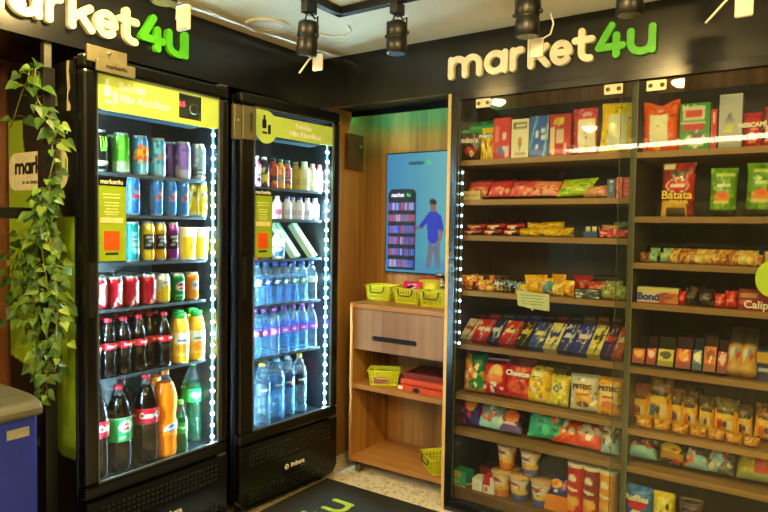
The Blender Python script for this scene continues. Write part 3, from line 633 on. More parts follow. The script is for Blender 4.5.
# ---- baskets
BASKM = mat('basket_yellow', (206, 205, 26), .4, noise=.02)
def basket(loc, rz, label, tagp=False):
    o = empty('shopping_basket', loc, (0, 0, rz)); tag(o, label, 'basket', 'small yellow plastic baskets'); W, D, Hh, tp = .085, .062, .082, .012
    b = MB()
    def wall(p0, p1, q0, q1, nu, nz):       # bottom edge p0-p1, top edge q0-q1 : lattice of bars
        P = lambda u, v: Vector(p0).lerp(Vector(p1), u).lerp(Vector(q0).lerp(Vector(q1), u), v); t = .0016
        nrm = (Vector(p1)-Vector(p0)).cross(Vector(q0)-Vector(p0)).normalized()*t
        def bar(u0, u1, v0, v1):
            c = [P(u0, v0), P(u1, v0), P(u1, v1), P(u0, v1)]; vs = [x-nrm for x in c]+[x+nrm for x in c]
            b.add(vs, [(3, 2, 1, 0), (4, 5, 6, 7), (0, 1, 5, 4), (1, 2, 6, 5), (2, 3, 7, 6), (3, 0, 4, 7)])
        for v0, v1 in [(0, .14)]+[(.14+(k+1)*.66/nz-.045, .14+(k+1)*.66/nz+.045) for k in range(nz-1)]+[(.80, 1)]: bar(0, 1, v0, v1)
        for k in range(nu+1):
            u = k/nu; bar(max(0, u-.28/nu), min(1, u+.28/nu), .1, .85)
    B = [(-W+tp, -D+tp, .001), (W-tp, -D+tp, .001), (W-tp, D-tp, .001), (-W+tp, D-tp, .001)]; T = [(-W, -D, Hh), (W, -D, Hh), (W, D, Hh), (-W, D, Hh)]
    for i in range(4): j = (i+1) % 4; wall(B[i], B[j], T[i], T[j], 9 if i % 2 == 0 else 6, 3)
    b.add(B, [(0, 1, 2, 3)]); b.build('lattice', BASKM, o)
    b = MB(); b.tube([(-W-.003, -D-.003, Hh), (W+.003, -D-.003, Hh), (W+.003, D+.003, Hh), (-W-.003, D+.003, Hh), (-W-.003, -D-.003, Hh)], .0045, 8); b.build('rim', BASKM, o)
    b = MB(); b.tube([(-.048, -D-.005, Hh+.002), (-.044, -D-.010, Hh-.03), (-.03, -D-.011, Hh-.038), (.03, -D-.011, Hh-.038), (.044, -D-.010, Hh-.03), (.048, -D-.005, Hh+.002)], .003, 8); b.build('handle', INK if not tagp else BASKM, o)
    if tagp:
        b = MB(); b.box(-.055, .02, -D-.004, -D-.002, .02, .05); lb = b.build('label_card', mat('pink_card', (150, 70, 110), .5), o)
    return o
basket((.190, .36, .955), .05, 'yellow basket at the left end of the cabinet top, farthest from the shelves')
basket((.420, .31, .955), -.03, 'middle yellow basket of the three on the cabinet top, holding a pink packet')
basket((.610, .27, .955), -.05, 'yellow basket on the cabinet top touching the pale panel of the shelf unit')
basket((.320, .20, .505), .5, 'yellow basket with a pink card on the middle shelf of the cabinet', True)
basket((.665, .20, .095), -.7, 'yellow basket standing alone on the bottom of the cabinet')
def put(o, loc, rot, label, cat, group=None): o.location = loc; o.rotation_euler = rot; return tag(o, label, cat, group)
o = bag(.13, .10, .04, design([('bg', (190, 190, 30)), ('r', 0, .8, 1, 1, (200, 40, 50)), ('e', .5, .4, .3, .2, (225, 215, 60))]), 14, 14, 4); put(o, (.515, .33, 1.01), (-.5, 0, .3), 'yellow green packet with a red top edge standing in the baskets', 'packet')
o = bag(.13, .075, .04, design([('bg', (214, 36, 84)), ('e', .6, .4, .25, .25, (60, 20, 60)), ('spk', 8, [(240, 180, 200)], .06, (.4, .2, .8, .7))]), 14, 14, 5); put(o, (.43, .27, 1.01), (-.5, 0, -.1), 'bright pink packet lying on the middle basket', 'packet')
o = bag(.15, .10, .05, design([('bg', (28, 26, 24)), ('spk', 30, [(235, 230, 205), (20, 20, 20), (200, 190, 160)], .10, (0, 0, 1, 1))], 3), 16, 16, 6); put(o, (.585, .38, 1.035), (-.7, .2, .3), 'black and cream packet on top of the baskets, in front of the screen', 'packet')
OB = mat('orange_card', (196, 70, 22), .5); OBD = mat('dark_red_card', (110, 30, 14), .5)
for k, (w_, z, lab) in enumerate([(.30, .506, 'bottom orange flat box with a round black seal on the cabinet shelf'), (.285, .537, 'second orange flat box from the bottom of the stack on the cabinet shelf'), (.27, .565, 'top dark orange flat box of the stack on the cabinet shelf')]):
    o = sbox('flat_box', (-w_/2, w_/2, 0, .22, 0, .028), OB if k < 2 else OBD, None, .002); put(o, (.602-k*.004, .125+.03*k, z), (0, 0, -.04+.05*k), lab, 'box', 'flat boxes on the cabinet shelf')
    if k == 0:
        b = MB(); b.prism([(.022*math.cos(a*PI/10), .0135*math.sin(a*PI/10)) for a in range(20)], -.0015, 0); b.build('seal', INK, o, (-.03, 0, .014)); sbox('white_label', (-.148, -.118, -.0015, 0, .006, .024), WINK, o)
# ================================================================== snack shelf unit
U0, U1, UDIV = .800, 3.0, 1.645
LZ = [1.705, 1.515, 1.343, 1.075, .812, .562, .384]; RZ = [1.702, 1.436, 1.245, 1.077, .806, .545, .384]; BOT = .098; SY = .06; SB = .49
o = empty('shelf_unit', (0, 0, 0)); tag(o, 'tall glass fronted snack shelf unit with pale shelves along the right wall', 'shelf unit')
sbox('end_panel', (U0, U0+.022, .0, SB, 0, 2.018), EDGE, o, .001)
sbox('inner_panel', (U0+.022, U0+.03, .05, SB, .05, 2.018), GREYW, o)
sbox('back_panel', (U0+.022, U1, SB-.008, SB, .05, 2.018), GREYW, o)
sbox('divider', (UDIV-.012, UDIV+.012, SY, SB-.008, .05, 2.018), wood('divider_laminate', (96, 84, 60), (116, 102, 74)), o)
sbox('right_panel', (U1, U1+.03, 0, SB, 0, 2.018), GREYW, o)
sbox('plinth', (U0+.03, U1, .045, SB-.008, .05, BOT), wood('plinth_laminate', (104, 74, 42), (132, 96, 56), 'x'), o)
for z in LZ: sbox('shelf', (U0+.03, UDIV-.012, SY, SB-.008, z-.025, z), SHELFW, o, .001)
for z in RZ: sbox('shelf', (UDIV+.012, U1, SY, SB-.008, z-.025, z), SHELFW, o, .001)
sbox('frame_upright', (U0+.023, U0+.058, -.012, .03, 0, 2.018), mat('frame_black', (12, 12, 11), .25), o, .002)
sbox('frame_top', (U0+.058, U1, -.006, .03, 1.985, 2.019), mat('frame_black', (12, 12, 11), .25), o)
sbox('frame_bottom', (U0+.058, U1, -.012, .03, 0, .052), mat('frame_black', (12, 12, 11), .25), o, .002)
def pane(x0, x1, y, nm='glass_door'):
    g = MB(); g.box(x0, x1, y, y+.006, .055, 1.982); p = g.build(nm, GLASS, o)
    e = MB(); e.box(x0-.0015, x0, y, y+.006, .055, 1.982); e.box(x1, x1+.0015, y, y+.006, .055, 1.982); e.build('glass_edge', mat('glass_edge_green', (96, 108, 84), .2), p); return p
def clamp(p, x, y, z=1.958):
    b = MB(); b.prism(rrect(x-.037, x+.037, z-.020, z+.020, .003), y-.006, y); k = b.build('clamp', mat('clamp_cream', (190, 184, 150), .4, .3), p)
    for s in (-1, 1): b = MB(); b.lathe([(.009, 0), (.009, .002)], 14); b.build('clamp_screw', STEEL, k, (x+s*.022, y-.006, z), (PI/2, 0, 0))
p1 = pane(U0+.06, 1.668, .003); clamp(p1, .985, .003); clamp(p1, 1.572, .003)
p2 = pane(1.600, 2.44, .018); clamp(p2, 1.735, .018)
p3 = pane(2.40, U1-.01, .003)
b = MB(); b.prism([(.055*math.cos(a*PI/24), .068*math.sin(a*PI/24)) for a in range(48)], -.001, 0); s_ = b.build('round_sticker', SIDE_LIME, p2, (2.158, .0165, 1.207))
b = MB(); b.box(.864, .874, .030, .034, .80, 1.66, 0); zz = .82  # added glowing column imitating the fridge diodes mirrored in the shelf glass
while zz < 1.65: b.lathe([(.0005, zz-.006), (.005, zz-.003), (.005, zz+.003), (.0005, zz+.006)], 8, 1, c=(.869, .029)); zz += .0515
b.build('diode_strip_or_reflection', [mat('diode_reflection_backing', (60, 70, 76), .4), emis('diode_reflection_glow', (190, 230, 255), 7)], o)
# price card clipped on the third shelf of the left bay
o = empty('price_card', (1.225, SY-.002, 1.065)); tag(o, 'pale price card hanging from the shelf edge below the wrapped sweets', 'card')
b = MB(); b.prism([(-.077, .028), (.078, .020), (.080, -.055), (.008, -.050), (0, -.062), (-.008, -.049), (-.070, -.040)], -.003, 0); k = b.build('card', mat('card_cream', (205, 205, 160), .5), o)
b = MB()
for zz, ww in ((.010, .12), (-.004, .10), (-.018, .11), (-.030, .09)): b.box(-ww/2, ww/2, -.0036, -.003, zz-.002, zz+.002)
b.build('printed_lines', mat('card_print', (150, 160, 90), .5), k)
# brown card on the back of the second shelf
o = sbox('wall_card', (0, .085, -.004, 0, 0, .09), mat('card_brown', (92, 38, 16), .5)); put(o, (1.160, SB-.009, 1.612), (0, 0, 0), 'small brown card fixed at the back of the second shelf', 'card')
b = MB(); b.prism([(.0425+.018*math.cos(a*PI/8), .045+.02*math.sin(a*PI/8)) for a in range(16)], -.0052, -.004); b.build('card_motif', mat('motif_red', (150, 60, 50), .5), o)
# ================================================================== drinks in the first fridge
al = (205, 210, 214)
D_ = design
def putf(o, px, X, z, label, cat, group=None, rz=PI/2, Y=None):
    return put(o, (X, yat(px, X, z) if Y is None else Y, z), (0, 0, rz), label, cat, group)
AX = .022                                                       # front row of each fridge shelf
G1 = ['tall cans on the top shelf of the first fridge']
def tcan(px, dz, label, D, h=.157, r=.033, X=AX, z=1.568, cat='can', group=None):
    o = can(r, h, D); return putf(o, px, X, z, label, cat, group)
def claw(o, r, h, m):
    for dx, a in ((-.011, .02), (0, 0), (.011, -.015)):
        b = MB(); b.tube([(dx+a*.2, -r-.0008, h*.50), (dx+.002, -r-.001, h*.66), (dx-.002, -r-.0008, h*.84)], [.0015, .0028, .0012], 6); b.build('claw_mark', m, o)
o = tcan(98.5, 0, 'black tall can with three green claw marks, leftmost on the top shelf', D_([('bg', (14, 16, 16)), ('ln', .38, .08, .62, .25, 3, (200, 205, 200))])); claw(o, .033, .157, mat('claw_green', (110, 220, 30), .4))
text('MONSTER', .016, WINK, o, (0, 0, .036), wrap=.0337, bold=.0003)
tcan(114, 0, 'dark green tall can half hidden behind the bright green one', D_([('bg', (20, 90, 50)), ('spk', 14, [(140, 200, 60), (10, 50, 30)], .06, (0, 0, 1, 1))]), X=-.06)
o = tcan(121, 0, 'bright green tall can with pale lower half on the top shelf', D_([('bg', (92, 196, 54)), ('r', 0, 0, 1, .3, (180, 224, 170)), ('spk', 14, [(60, 160, 50), (140, 220, 90)], .06, (.2, .3, .8, .9))]))
o = tcan(140, 0, 'blue tall can with an orange fruit splash', D_([('bg', (70, 160, 225)), ('e', .52, .55, .18, .2, (250, 160, 40)), ('e', .6, .42, .12, .1, (235, 90, 50)), ('r', .42, .06, .6, .28, (150, 210, 220)), ('spk', 10, [(255, 190, 60), (220, 80, 60)], .05, (.3, .3, .75, .8))], 4))
o = tcan(157.5, 0, 'light blue tall can with small orange marks', D_([('bg', (100, 190, 235)), ('spk', 16, [(240, 120, 60), (170, 225, 240), (40, 120, 200)], .06, (.15, .3, .8, .85)), ('r', .4, .05, .62, .3, (130, 205, 230))], 9))
tcan(169, 0, 'purple tall can set back between the blue and violet cans', D_([('bg', (84, 62, 160)), ('spk', 14, [(200, 60, 90), (180, 180, 220)], .06, (0, 0, 1, 1))]), X=-.035)
tcan(183, 0, 'violet tall can with a silver lower part', D_([('bg', (134, 108, 214)), ('r', 0, 0, 1, .25, (176, 176, 220)), ('spk', 16, [(190, 190, 240), (70, 50, 150)], .06, (0, .2, 1, .9))], 3))
tcan(198, 0, 'steel blue tall can at the right end of the top shelf', D_([('bg', (130, 165, 185)), ('r', 0, .08, 1, .28, (60, 80, 100)), ('ln', .35, .1, .65, .25, 2, (220, 230, 235)), ('spk', 12, [(170, 200, 215), (60, 100, 130)], .05, (0, .3, 1, .9))], 6))
# second shelf: slim cans
eb = lambda s: D_([('bg', (60, 132, 220)), ('r', 0, .72, 1, .95, (70, 150, 235)), ('r', 0, 0, .3, 1, (120, 170, 230)), ('r', .7, 0, 1, 1, (120, 170, 230)),  ('r', .36, .42, .64, .52, (150, 170, 214)), ('e', .5, .8, .1, .1, (60, 130, 220)), ('ln', .38, .44, .62, .54, 1, (215, 40, 70)), ('e', .5, .62, .05, .05, (240, 190, 50))], s)
for px, lab in ((133, 'blue and silver slim can beside the lime information sticker'), (156.5, 'first of three neighbouring blue and silver slim cans'), (170, 'middle of three neighbouring blue and silver slim cans'), (182.5, 'blue and silver slim can beside the yellow slim cans')):
    o = tcan(px, 0, lab, eb(int(px)), .152, .0275, AX, 1.408); text('Red Bull', .013, mat('red_ink', (215, 30, 50), .4), o, (0, 0, .078), wrap=.0283, bold=.0003)
for px, lab in ((192, 'yellow slim can, left one of the pair'), (201, 'yellow slim can at the right end of the second shelf')):
    tcan(px, 0, lab, D_([('bg', (245, 205, 30)), ('r', 0, 0, 1, .14, (250, 235, 130)), ('e', .5, .65, .1, .08, (120, 110, 80)), ('d', .1, .4, .05, (255, 240, 150))]), .152, .0265, AX if px > 195 else -.005, 1.408)
# third shelf
tcan(132.5, 0, 'teal slim can beside the square on the lime sticker', D_([('bg', (20, 150, 165)), ('spk', 20, [(150, 225, 225), (10, 110, 130)], .06, (.2, .1, .8, .8)), ('ln', .35, .3, .65, .6, 4, (190, 235, 235))]), .160, .0285, AX, 1.221)
for px, c2, lab in ((147.5, (250, 205, 40), 'yellow and black patterned slim can with pale top'), (159.5, (226, 170, 30), 'golden and black slim can beside the purple one'), (172, (130, 40, 150), 'purple slim can with a dark panel')):
    tcan(px, 0, lab, D_([('bg', c2), ('r', .3, .28, .7, .72, (22, 20, 26)), ('ln', .36, .35, .62, .68, 3, (200, 200, 190)), ('e', .5, .86, .14, .08, (245, 235, 150) if px < 170 else (190, 90, 200)), ('e', .5, .14, .16, .1, c2)]), .160, .0275, AX, 1.221)
b = MB(); b.lathe([(.040+.006*i/20, .130*i/20) for i in range(21)]+[(.048, .134), (.048, .137)], 28, 0, lambda u, v: D_([('bg', (240, 238, 215)), ('r', 0, .06, 1, .72, (245, 212, 30)), ('r', .28, .06, .34, .72, (250, 244, 190)), ('e', .5, .45, .06, .2, (225, 170, 20)), ('e', .22, .45, .05, .18, (225, 170, 20))])((u+.5) % 1, v))
o = b.build('paper_tub', PAPER); b = MB(); b.lathe([(.049, .135), (.049, .142), (.001, .142)], 28, cap=False); b.build('lid', WHITE, o); putf(o, 186, .01, 1.221, 'yellow and white paper tub, left of the pair on the third shelf', 'tub')
c = copy_thing(o, (.012, yat(198, .012, 1.221), 1.221), None, 'yellow and white paper tub at the right end of the third shelf')
# fourth shelf: short cans
cola = D_([('bg', (196, 16, 40)), ('d', .36, .25, .02, (235, 220, 220)), ('r', .46, .2, .54, .82, (226, 200, 205)), ('e', .62, .5, .03, .3, (235, 220, 220))])
proto = None; XS = (AX, AX-.072, AX-.144, AX-.216)
def colatext(o, r, z, s): text('Coca-Cola', s, WINK, o, (0, 0, z), rot=(PI/2, -PI/2, 0), wrap=None, bold=.0006)
for i, px in enumerate((98.5, 114.5, 130.5, 147.5)):
    X = AX; lab = ['red cola can beside the left frame of the first fridge', 'second red cola can from the left on the can shelf', 'third red cola can from the left on the can shelf', 'red cola can next to the white and yellow can'][i]
    if proto is None:
        proto = can(.033, .122, cola); text('Coca-Cola', .020, WINK, proto, (0, -.0338, .060), rot=(PI/2, -PI/2, 0), bold=.0004); o = proto; put(o, (X, yat(px, X, 1.043), 1.043), (0, 0, PI/2), lab, 'can', 'red cola cans')
    else: o = copy_thing(proto, (X, yat(px, X, 1.043), 1.043), (0, 0, PI/2+.2*i), lab)
    y = o.location.y
    for j in (1, 2, 3): copy_thing(proto, (AX-.068*j, y+.004*j, 1.043), (0, 0, PI/2+j), 'red cola can, %s behind the %s can from the left of the can shelf' % (ORD[j-1], ORD[i]), 'red cola cans behind the front row')
o = tcan(162, 0, 'white can with a yellow lower half', D_([('bg', (222, 228, 232)), ('r', 0, .05, 1, .45, (240, 196, 30)), ('e', .5, .5, .14, .12, (240, 196, 30)), ('e', .5, .72, .08, .06, (190, 160, 60))]), .122, .033, AX, 1.043)
for j in (1, 2): copy_thing(proto, (AX-.068*j, o.location.y+.006*j, 1.043), (0, 0, 1+j), 'red cola can, %s behind the white and yellow can' % ORD[j-1], 'red cola cans behind the front row')
o = tcan(177, 0, 'green can with a red and white badge', D_([('bg', (12, 128, 64)), ('e', .5, .55, .13, .16, (230, 230, 215)), ('e', .5, .55, .1, .11, (190, 30, 50)), ('r', .38, .2, .62, .26, (170, 220, 180))]), .122, .033, AX, 1.043); text('guaraná', .012, WINK, o, (0, 0, .067), wrap=.0338)
o = tcan(191, 0, 'orange can with a small blue mark at the right end of the can shelf', D_([('bg', (240, 140, 40)), ('r', .42, .4, .58, .72, (240, 210, 170)), ('e', .55, .55, .07, .1, (60, 110, 190)), ('spk', 10, [(255, 180, 80)], .05, (0, 0, 1, 1))]), .122, .033, AX, 1.043); text('Fanta', .015, mat('fanta_blue', (20, 40, 130), .4), o, (0, 0, .069), wrap=.0338, bold=.0003)
# fifth shelf: cola bottles and juice
COLA = mat('cola_liquid', (8, 3, 2), .14, spec=.8, coat=.3, noise=0)
pb = sm([(.024, 0), (.031, .006), (.0325, .03), (.029, .075), (.0325, .11), (.032, .135), (.027, .165), (.015, .198), (.0115, .207), (.0115, .222)])
labc = D_([('bg', (206, 20, 40)), ('ln', .40, .25, .62, .78, 1, (240, 225, 225)), ('ln', .1, .25, .3, .78, 1, (240, 225, 225))])
colab = bottle(pb, [COLA, COLA], .205, (200, 30, 50), .016, .0140, (.110, .135), labc, 'cola_bottle')
text('Coca-Cola', .012, WINK, colab, (0, 0, .122), wrap=.0338, bold=.0003)
first = True
for i, (px, X, lab) in enumerate([(93, .02, 'small cola bottle cut off by the left door frame of the first fridge'), (108, .02, 'small cola bottle, first full one from the left of its shelf'), (123.5, .02, 'small cola bottle, second full one from the left of its shelf'), (138.5, .02, 'small cola bottle in the middle of its shelf'),
        (149, -.012, 'small cola bottle tucked behind the taller looking one'), (163.5, .024, 'small cola bottle with a broad red label next to the juice')]):
    if first: put(colab, (X, yat(px, X, .775), .775), (0, 0, PI/2), lab, 'bottle', 'small cola bottles'); o = colab; first = False
    else: o = copy_thing(colab, (X, yat(px, X, .775), .775), (0, 0, PI/2+.15*i), lab)
    for j in (1, 2, 3): copy_thing(colab, (X-.072*j, o.location.y+.008*j, .775), (0, 0, PI/2+j*2), 'small cola bottle, %s behind the %s front bottle from the left' % (ORD[j-1], ORD[i]), 'small cola bottles behind the front row')
JU = mat('orange_juice', (244, 190, 60), .2, coat=.4)
pj = sm([(.030, 0), (.037, .006), (.038, .03), (.038, .13), (.037, .155), (.030, .185), (.0245, .198), (.0245, .205)])
labj = D_([('bg', (246, 205, 90)), ('r', .3, .55, .7, .85, (225, 235, 235)), ('e', .5, .3, .16, .22, (250, 160, 40)), ('ln', .34, .58, .66, .82, 1, (60, 90, 130)), ('r', 0, .9, 1, 1, (230, 230, 200))])
jb = bottle(pj, [JU, JU], .2, (40, 180, 60), .028, .0255, (.035, .135), labj, 'juice_bottle')
put(jb, (.022, yat(180, .022, .775), .775), (0, 0, PI/2), 'orange juice bottle with a green cap, nearer the cola bottles', 'bottle')
o = copy_thing(jb, (.022, yat(196, .022, .775), .775), None, 'orange juice bottle with a green cap at the right end of its shelf')
copy_thing(jb, (-.06, yat(178, -.06, .775), .775), None, 'orange juice bottle standing behind the left one of the front pair', 'juice bottles behind'); copy_thing(jb, (-.06, yat(192, -.06, .775), .775), None, 'orange juice bottle standing behind the rightmost one', 'juice bottles behind')
# floor of the first fridge: large bottles
FZ = .378; FX = -.01
p2 = sm([(.036, 0), (.048, .008), (.052, .03), (.052, .10), (.049, .14), (.052, .19), (.050, .235), (.036, .285), (.018, .315), (.014, .322), (.014, .34)])
labg = D_([('bg', (24, 160, 80)), ('e', .5, .6, .09, .25, (226, 230, 220)), ('e', .5, .6, .06, .15, (190, 30, 50)), ('ln', .40, .1, .6, .3, 1, (220, 235, 220)), ('r', 0, .95, 1, 1, (150, 210, 150))])
GUA = mat('guarana_liquid', (14, 9, 3), .1, spec=.5, coat=.3, noise=0)
o = bottle(p2, [GUA, PET], .305, (220, 50, 70), .02, .0165, (.13, .225), labg, 'soda_bottle'); put(o, (FX, yat(119, FX, FZ), FZ), (0, 0, PI/2), 'large bottle with a green label and red cap on the fridge floor', 'bottle'); text('guaraná', .022, WINK, o, (0, 0, .190), wrap=.0535, bold=.0004)
gprot = o
copy_thing(o, (FX-.12, yat(122, FX-.12, FZ), FZ), None, 'large red capped bottle standing behind the green labelled one')
labr = D_([('bg', (210, 24, 44)), ('ln', .38, .3, .65, .75, 1, (245, 235, 235)), ('ln', .08, .3, .3, .75, 1, (245, 235, 235)), ('r', 0, 0, 1, .12, (150, 40, 60))])
p25 = [(r, z*1.06) for r, z in p2]
o = bottle(p25, [COLA, PET], .325, (220, 40, 60), .02, .0165, (.17, .235), labr, 'soda_bottle'); put(o, (FX, yat(146, FX, FZ), FZ), (0, 0, PI/2), 'large cola bottle with a red label standing beside the orange bottle', 'bottle'); text('Coca-Cola', .034, WINK, o, (0, 0, .205), wrap=.0535, bold=.0008, squash=.8)
o = copy_thing(o, (FX+.01, yat(95, FX+.01, FZ), FZ), (0, 0, 2.4), 'large red labelled bottle half hidden by the left door frame')
ORG = mat('orange_soda', (246, 130, 10), .1, coat=.5, noise=.02)
pf = sm([(.034, 0), (.046, .01), (.050, .03), (.048, .07), (.052, .11), (.048, .15), (.044, .18), (.051, .225), (.050, .265), (.036, .315), (.018, .342), (.014, .348), (.014, .365)])
o = bottle(pf, [ORG, PET], .325, (240, 120, 20), .02, .0165, (.10, .155), D_([('bg', (246, 130, 10)), ('e', .5, .5, .10, .42, (240, 240, 240)), ('e', .5, .5, .085, .34, (30, 70, 150))]), 'soda_bottle', labr=.0515)
text('FANTA', .020, WINK, o, (0, 0, .128), wrap=.0525, bold=.0006); put(o, (.0, yat(165, 0, FZ), FZ), (0, 0, PI/2), 'large bright orange soda bottle in the front of the fridge floor', 'bottle')
copy_thing(o, (-.13, yat(153, -.13, FZ), FZ), None, 'orange soda bottle standing behind the bright orange one')
ps = sm([(.026, 0), (.032, .006), (.033, .03), (.031, .08), (.033, .12), (.031, .145), (.014, .198), (.0115, .204), (.0115, .222)])
labs = D_([('bg', (20, 165, 70)), ('ln', .36, .3, .64, .75, 1, (210, 240, 215)), ('e', .5, .5, .1, .3, (70, 200, 100))])
o = bottle(ps, [PETG, PET], .16, (90, 200, 60), .016, .0140, (.09, .14), labs, 'soda_bottle'); put(o, (.015, yat(180, .015, FZ), FZ), (0, 0, PI/2), 'small clear bottle with a green label and lime cap on the fridge floor', 'bottle'); text('Sprite', .016, WINK, o, (0, 0, .115), wrap=.0345, bold=.0003)
o = bottle(p25, [PETG, PET], .28, (60, 200, 90), .02, .0165, (.19, .25), labs, 'soda_bottle'); put(o, (-.07, yat(192.5, -.07, FZ), FZ), (0, 0, PI/2), 'large clear green bottle at the right end of the fridge floor', 'bottle'); text('Sprite', .034, WINK, o, (0, 0, .222), wrap=.0545, bold=.0008)
# ================================================================== drinks in the second fridge
BX = .045
def sbot(px, c1, c2, cap, lab, h=.150, r=.024, z=1.560, cat='bottle', spk=None, X=BX, group=None):
    p = sm([(r*.8, 0), (r, .005), (r, h*.5), (r*.96, h*.66), (r*.6, h*.84), (r*.45, h*.90), (r*.45, h*.94)])
    L = [('bg', c1), ('r', .3, .2, .7, .55, c2)]
    if spk: L.append(('spk', 22, spk, .09, (0, .05, 1, .95)))
    o = bottle(p, [mat('bottle_%d_%d_%d' % c1, c1, .3), mat('bottle_%d_%d_%d' % c1, c1, .3)], h*.9, cap, h*.1, r*.55, (.008, h*.72), D_(L, int(px)), 'milk_drink_bottle' if z < 1.5 else 'juice_bottle', labr=r+.0008)
    return put(o, (X, yat(px, X, z), z), (0, 0, PI/2), lab, cat, group)
sbot(256, (220, 120, 190), (30, 24, 30), (240, 240, 235), 'pink and black small bottle at the left end of its shelf', spk=[(20, 20, 24), (235, 200, 220)])
sbot(264, (40, 36, 36), (235, 200, 60), (245, 245, 240), 'black and yellow small bottle with a white cap in the second fridge', spk=[(240, 220, 80), (240, 240, 230)])
sbot(273, (190, 70, 50), (40, 36, 46), (30, 60, 60), 'rust red small bottle with a dark round badge', spk=[(240, 140, 90)])
sbot(280, (246, 170, 50), (110, 180, 150), (20, 120, 120), 'orange and yellow small bottle with a teal cap', spk=[(250, 110, 60), (255, 220, 90)])
sbot(287, (220, 120, 90), (110, 40, 110), (20, 110, 120), 'orange small bottle with purple marks and a teal cap', spk=[(240, 190, 70), (110, 40, 110)], X=.04)
sbot(295.5, (190, 170, 60), (170, 140, 50), (150, 150, 110), 'mustard coloured small bottle set back on the top shelf', X=.02)
sbot(304, (216, 224, 180), (200, 205, 150), (215, 220, 190), 'pale green milky bottle in the second fridge', r=.028, h=.155)
sbot(312, (224, 200, 176), (236, 226, 212), (210, 190, 176), 'beige milky bottle between the green and pink ones', r=.025)
sbot(319, (236, 130, 120), (246, 190, 180), (230, 90, 90), 'salmon pink bottle at the right end of the top shelf', r=.025)
ym = [('white and red small milk drink bottle beside the lime sticker', 277, (236, 200, 206), (210, 90, 110)), ('first white milk drink bottle with a blue shoulder', 287, (236, 236, 244), (190, 190, 220)), ('slim white milk drink bottle between the blue shouldered ones', 293, (236, 232, 238), (200, 190, 210)),
      ('second white milk drink bottle with a blue shoulder', 299.5, (238, 236, 246), (214, 190, 206)), ('white milk drink bottle with pale red print', 307, (240, 236, 240), (228, 180, 190)), ('white milk drink bottle at the right end of its shelf', 314.5, (242, 242, 242), (222, 214, 224))]
for i, (lab, px, c1, c2) in enumerate(ym): sbot(px, c1, c2, (50, 70, 190) if i in (1, 3) else (210, 220, 235), lab, .118, .023 if i != 2 else .019, 1.408, X=BX if i != 2 else .02)
# third shelf: tub and leaning long cartons
o = bottle(sm([(.030, 0), (.033, .01), (.033, .08), (.028, .11), (.016, .13), (.015, .14)]), [WHITE, WHITE], .13, (240, 240, 245), .02, .018, (.015, .10), D_([('bg', (240, 244, 248)), ('r', .3, .0, .7, .5, (50, 100, 190)), ('spk', 12, [(120, 190, 90), (240, 240, 250)], .08, (.2, .1, .8, .6))]), 'milk_bottle')
put(o, (.04, yat(278, .04, 1.209), 1.209), (0, 0, PI/2), 'white and blue round bottle beside the leaning green cartons', 'bottle')
GC = D_([('bg', (80, 176, 104)), ('r', .1, .04, .86, .86, (224, 230, 212)), ('spk', 10, [(220, 160, 110), (120, 180, 110)], .09, (.3, .1, .7, .7)), ('r', .3, .88, .7, .95, (220, 235, 210))], 5)
for i, (px, lab) in enumerate(((296, 'green and white long carton leaning in the middle of the third shelf'), (313, 'green and white long carton leaning to the right end of the third shelf'))):
    o = carton(.072, .21, .03, GC, (196, 214, 186), (80, 176, 104)); put(o, (.052, yat(px, .052, 1.215), 1.212), (-.62, 0, PI/2+.35), lab, 'carton')
for i, (px, c1, lab) in enumerate(((258, (210, 60, 60), 'red low packet peeping below the lime sticker'), (266, (226, 200, 60), 'yellow low packet peeping below the lime sticker'))):
    o = bag(.05, .035, .03, D_([('bg', c1), ('spk', 8, [(240, 220, 200)], .1, (0, 0, 1, 1))]), 8, 8, i); put(o, (.05, yat(px, .05, 1.21), 1.21), (-.3, 0, PI/2), lab, 'packet')
# water bottles
WAT = clear('water_body', (205, 240, 255), .045, .17, 1.75, 1.0, .75)
pw = sm([(.024, 0), (.031, .006), (.032, .03), (.030, .045), (.032, .06), (.030, .075), (.032, .10), (.032, .135), (.024, .165), (.014, .182), (.0115, .188), (.0115, .200)])
names6 = ['water bottle with a %s half hidden by the left frame of the second fridge', 'water bottle with a %s, second from the left of its row', 'water bottle with a %s, third from the left of its row', 'water bottle with a %s, fourth from the left of its row', 'water bottle with a %s, fifth from the left of its row', 'water bottle with a %s, sixth from the left of its row', 'water bottle with a %s at the right end of its row']
caps = []
for i, px in enumerate((256, 265.5, 275, 284, 292.5, 301.5, 310.5)):
    lc = [(200, 225, 235), (30, 90, 200), (30, 60, 90), (40, 90, 130), (60, 110, 130), (90, 150, 150), (205, 225, 225)][i]
    o = bottle(pw, [WAT, PET], .155, (30, 90, 200) if i < 6 else (60, 130, 200), .014, .0140, (.095, .128), D_([('bg', lc), ('ln', .36, .25, .62, .75, 2, (220, 235, 240))]), 'water_bottle')
    X = BX-.012+.006*i; o.location = (X, yat(px, X, .985), .985); put(o, o.location, (0, 0, PI/2), names6[i] % 'blue cap', 'bottle', 'water bottles with blue caps'); caps.append((o, px))
    for j in (1, 2): copy_thing(o, (X-.072*j, o.location.y+.006*j, .985), None, 'water bottle with a blue cap, %s behind the %s front one from the left' % (ORD[j-1], ORD[i]), 'water bottles behind the blue capped row')
pw2 = [(r, z*1.14) for r, z in pw]
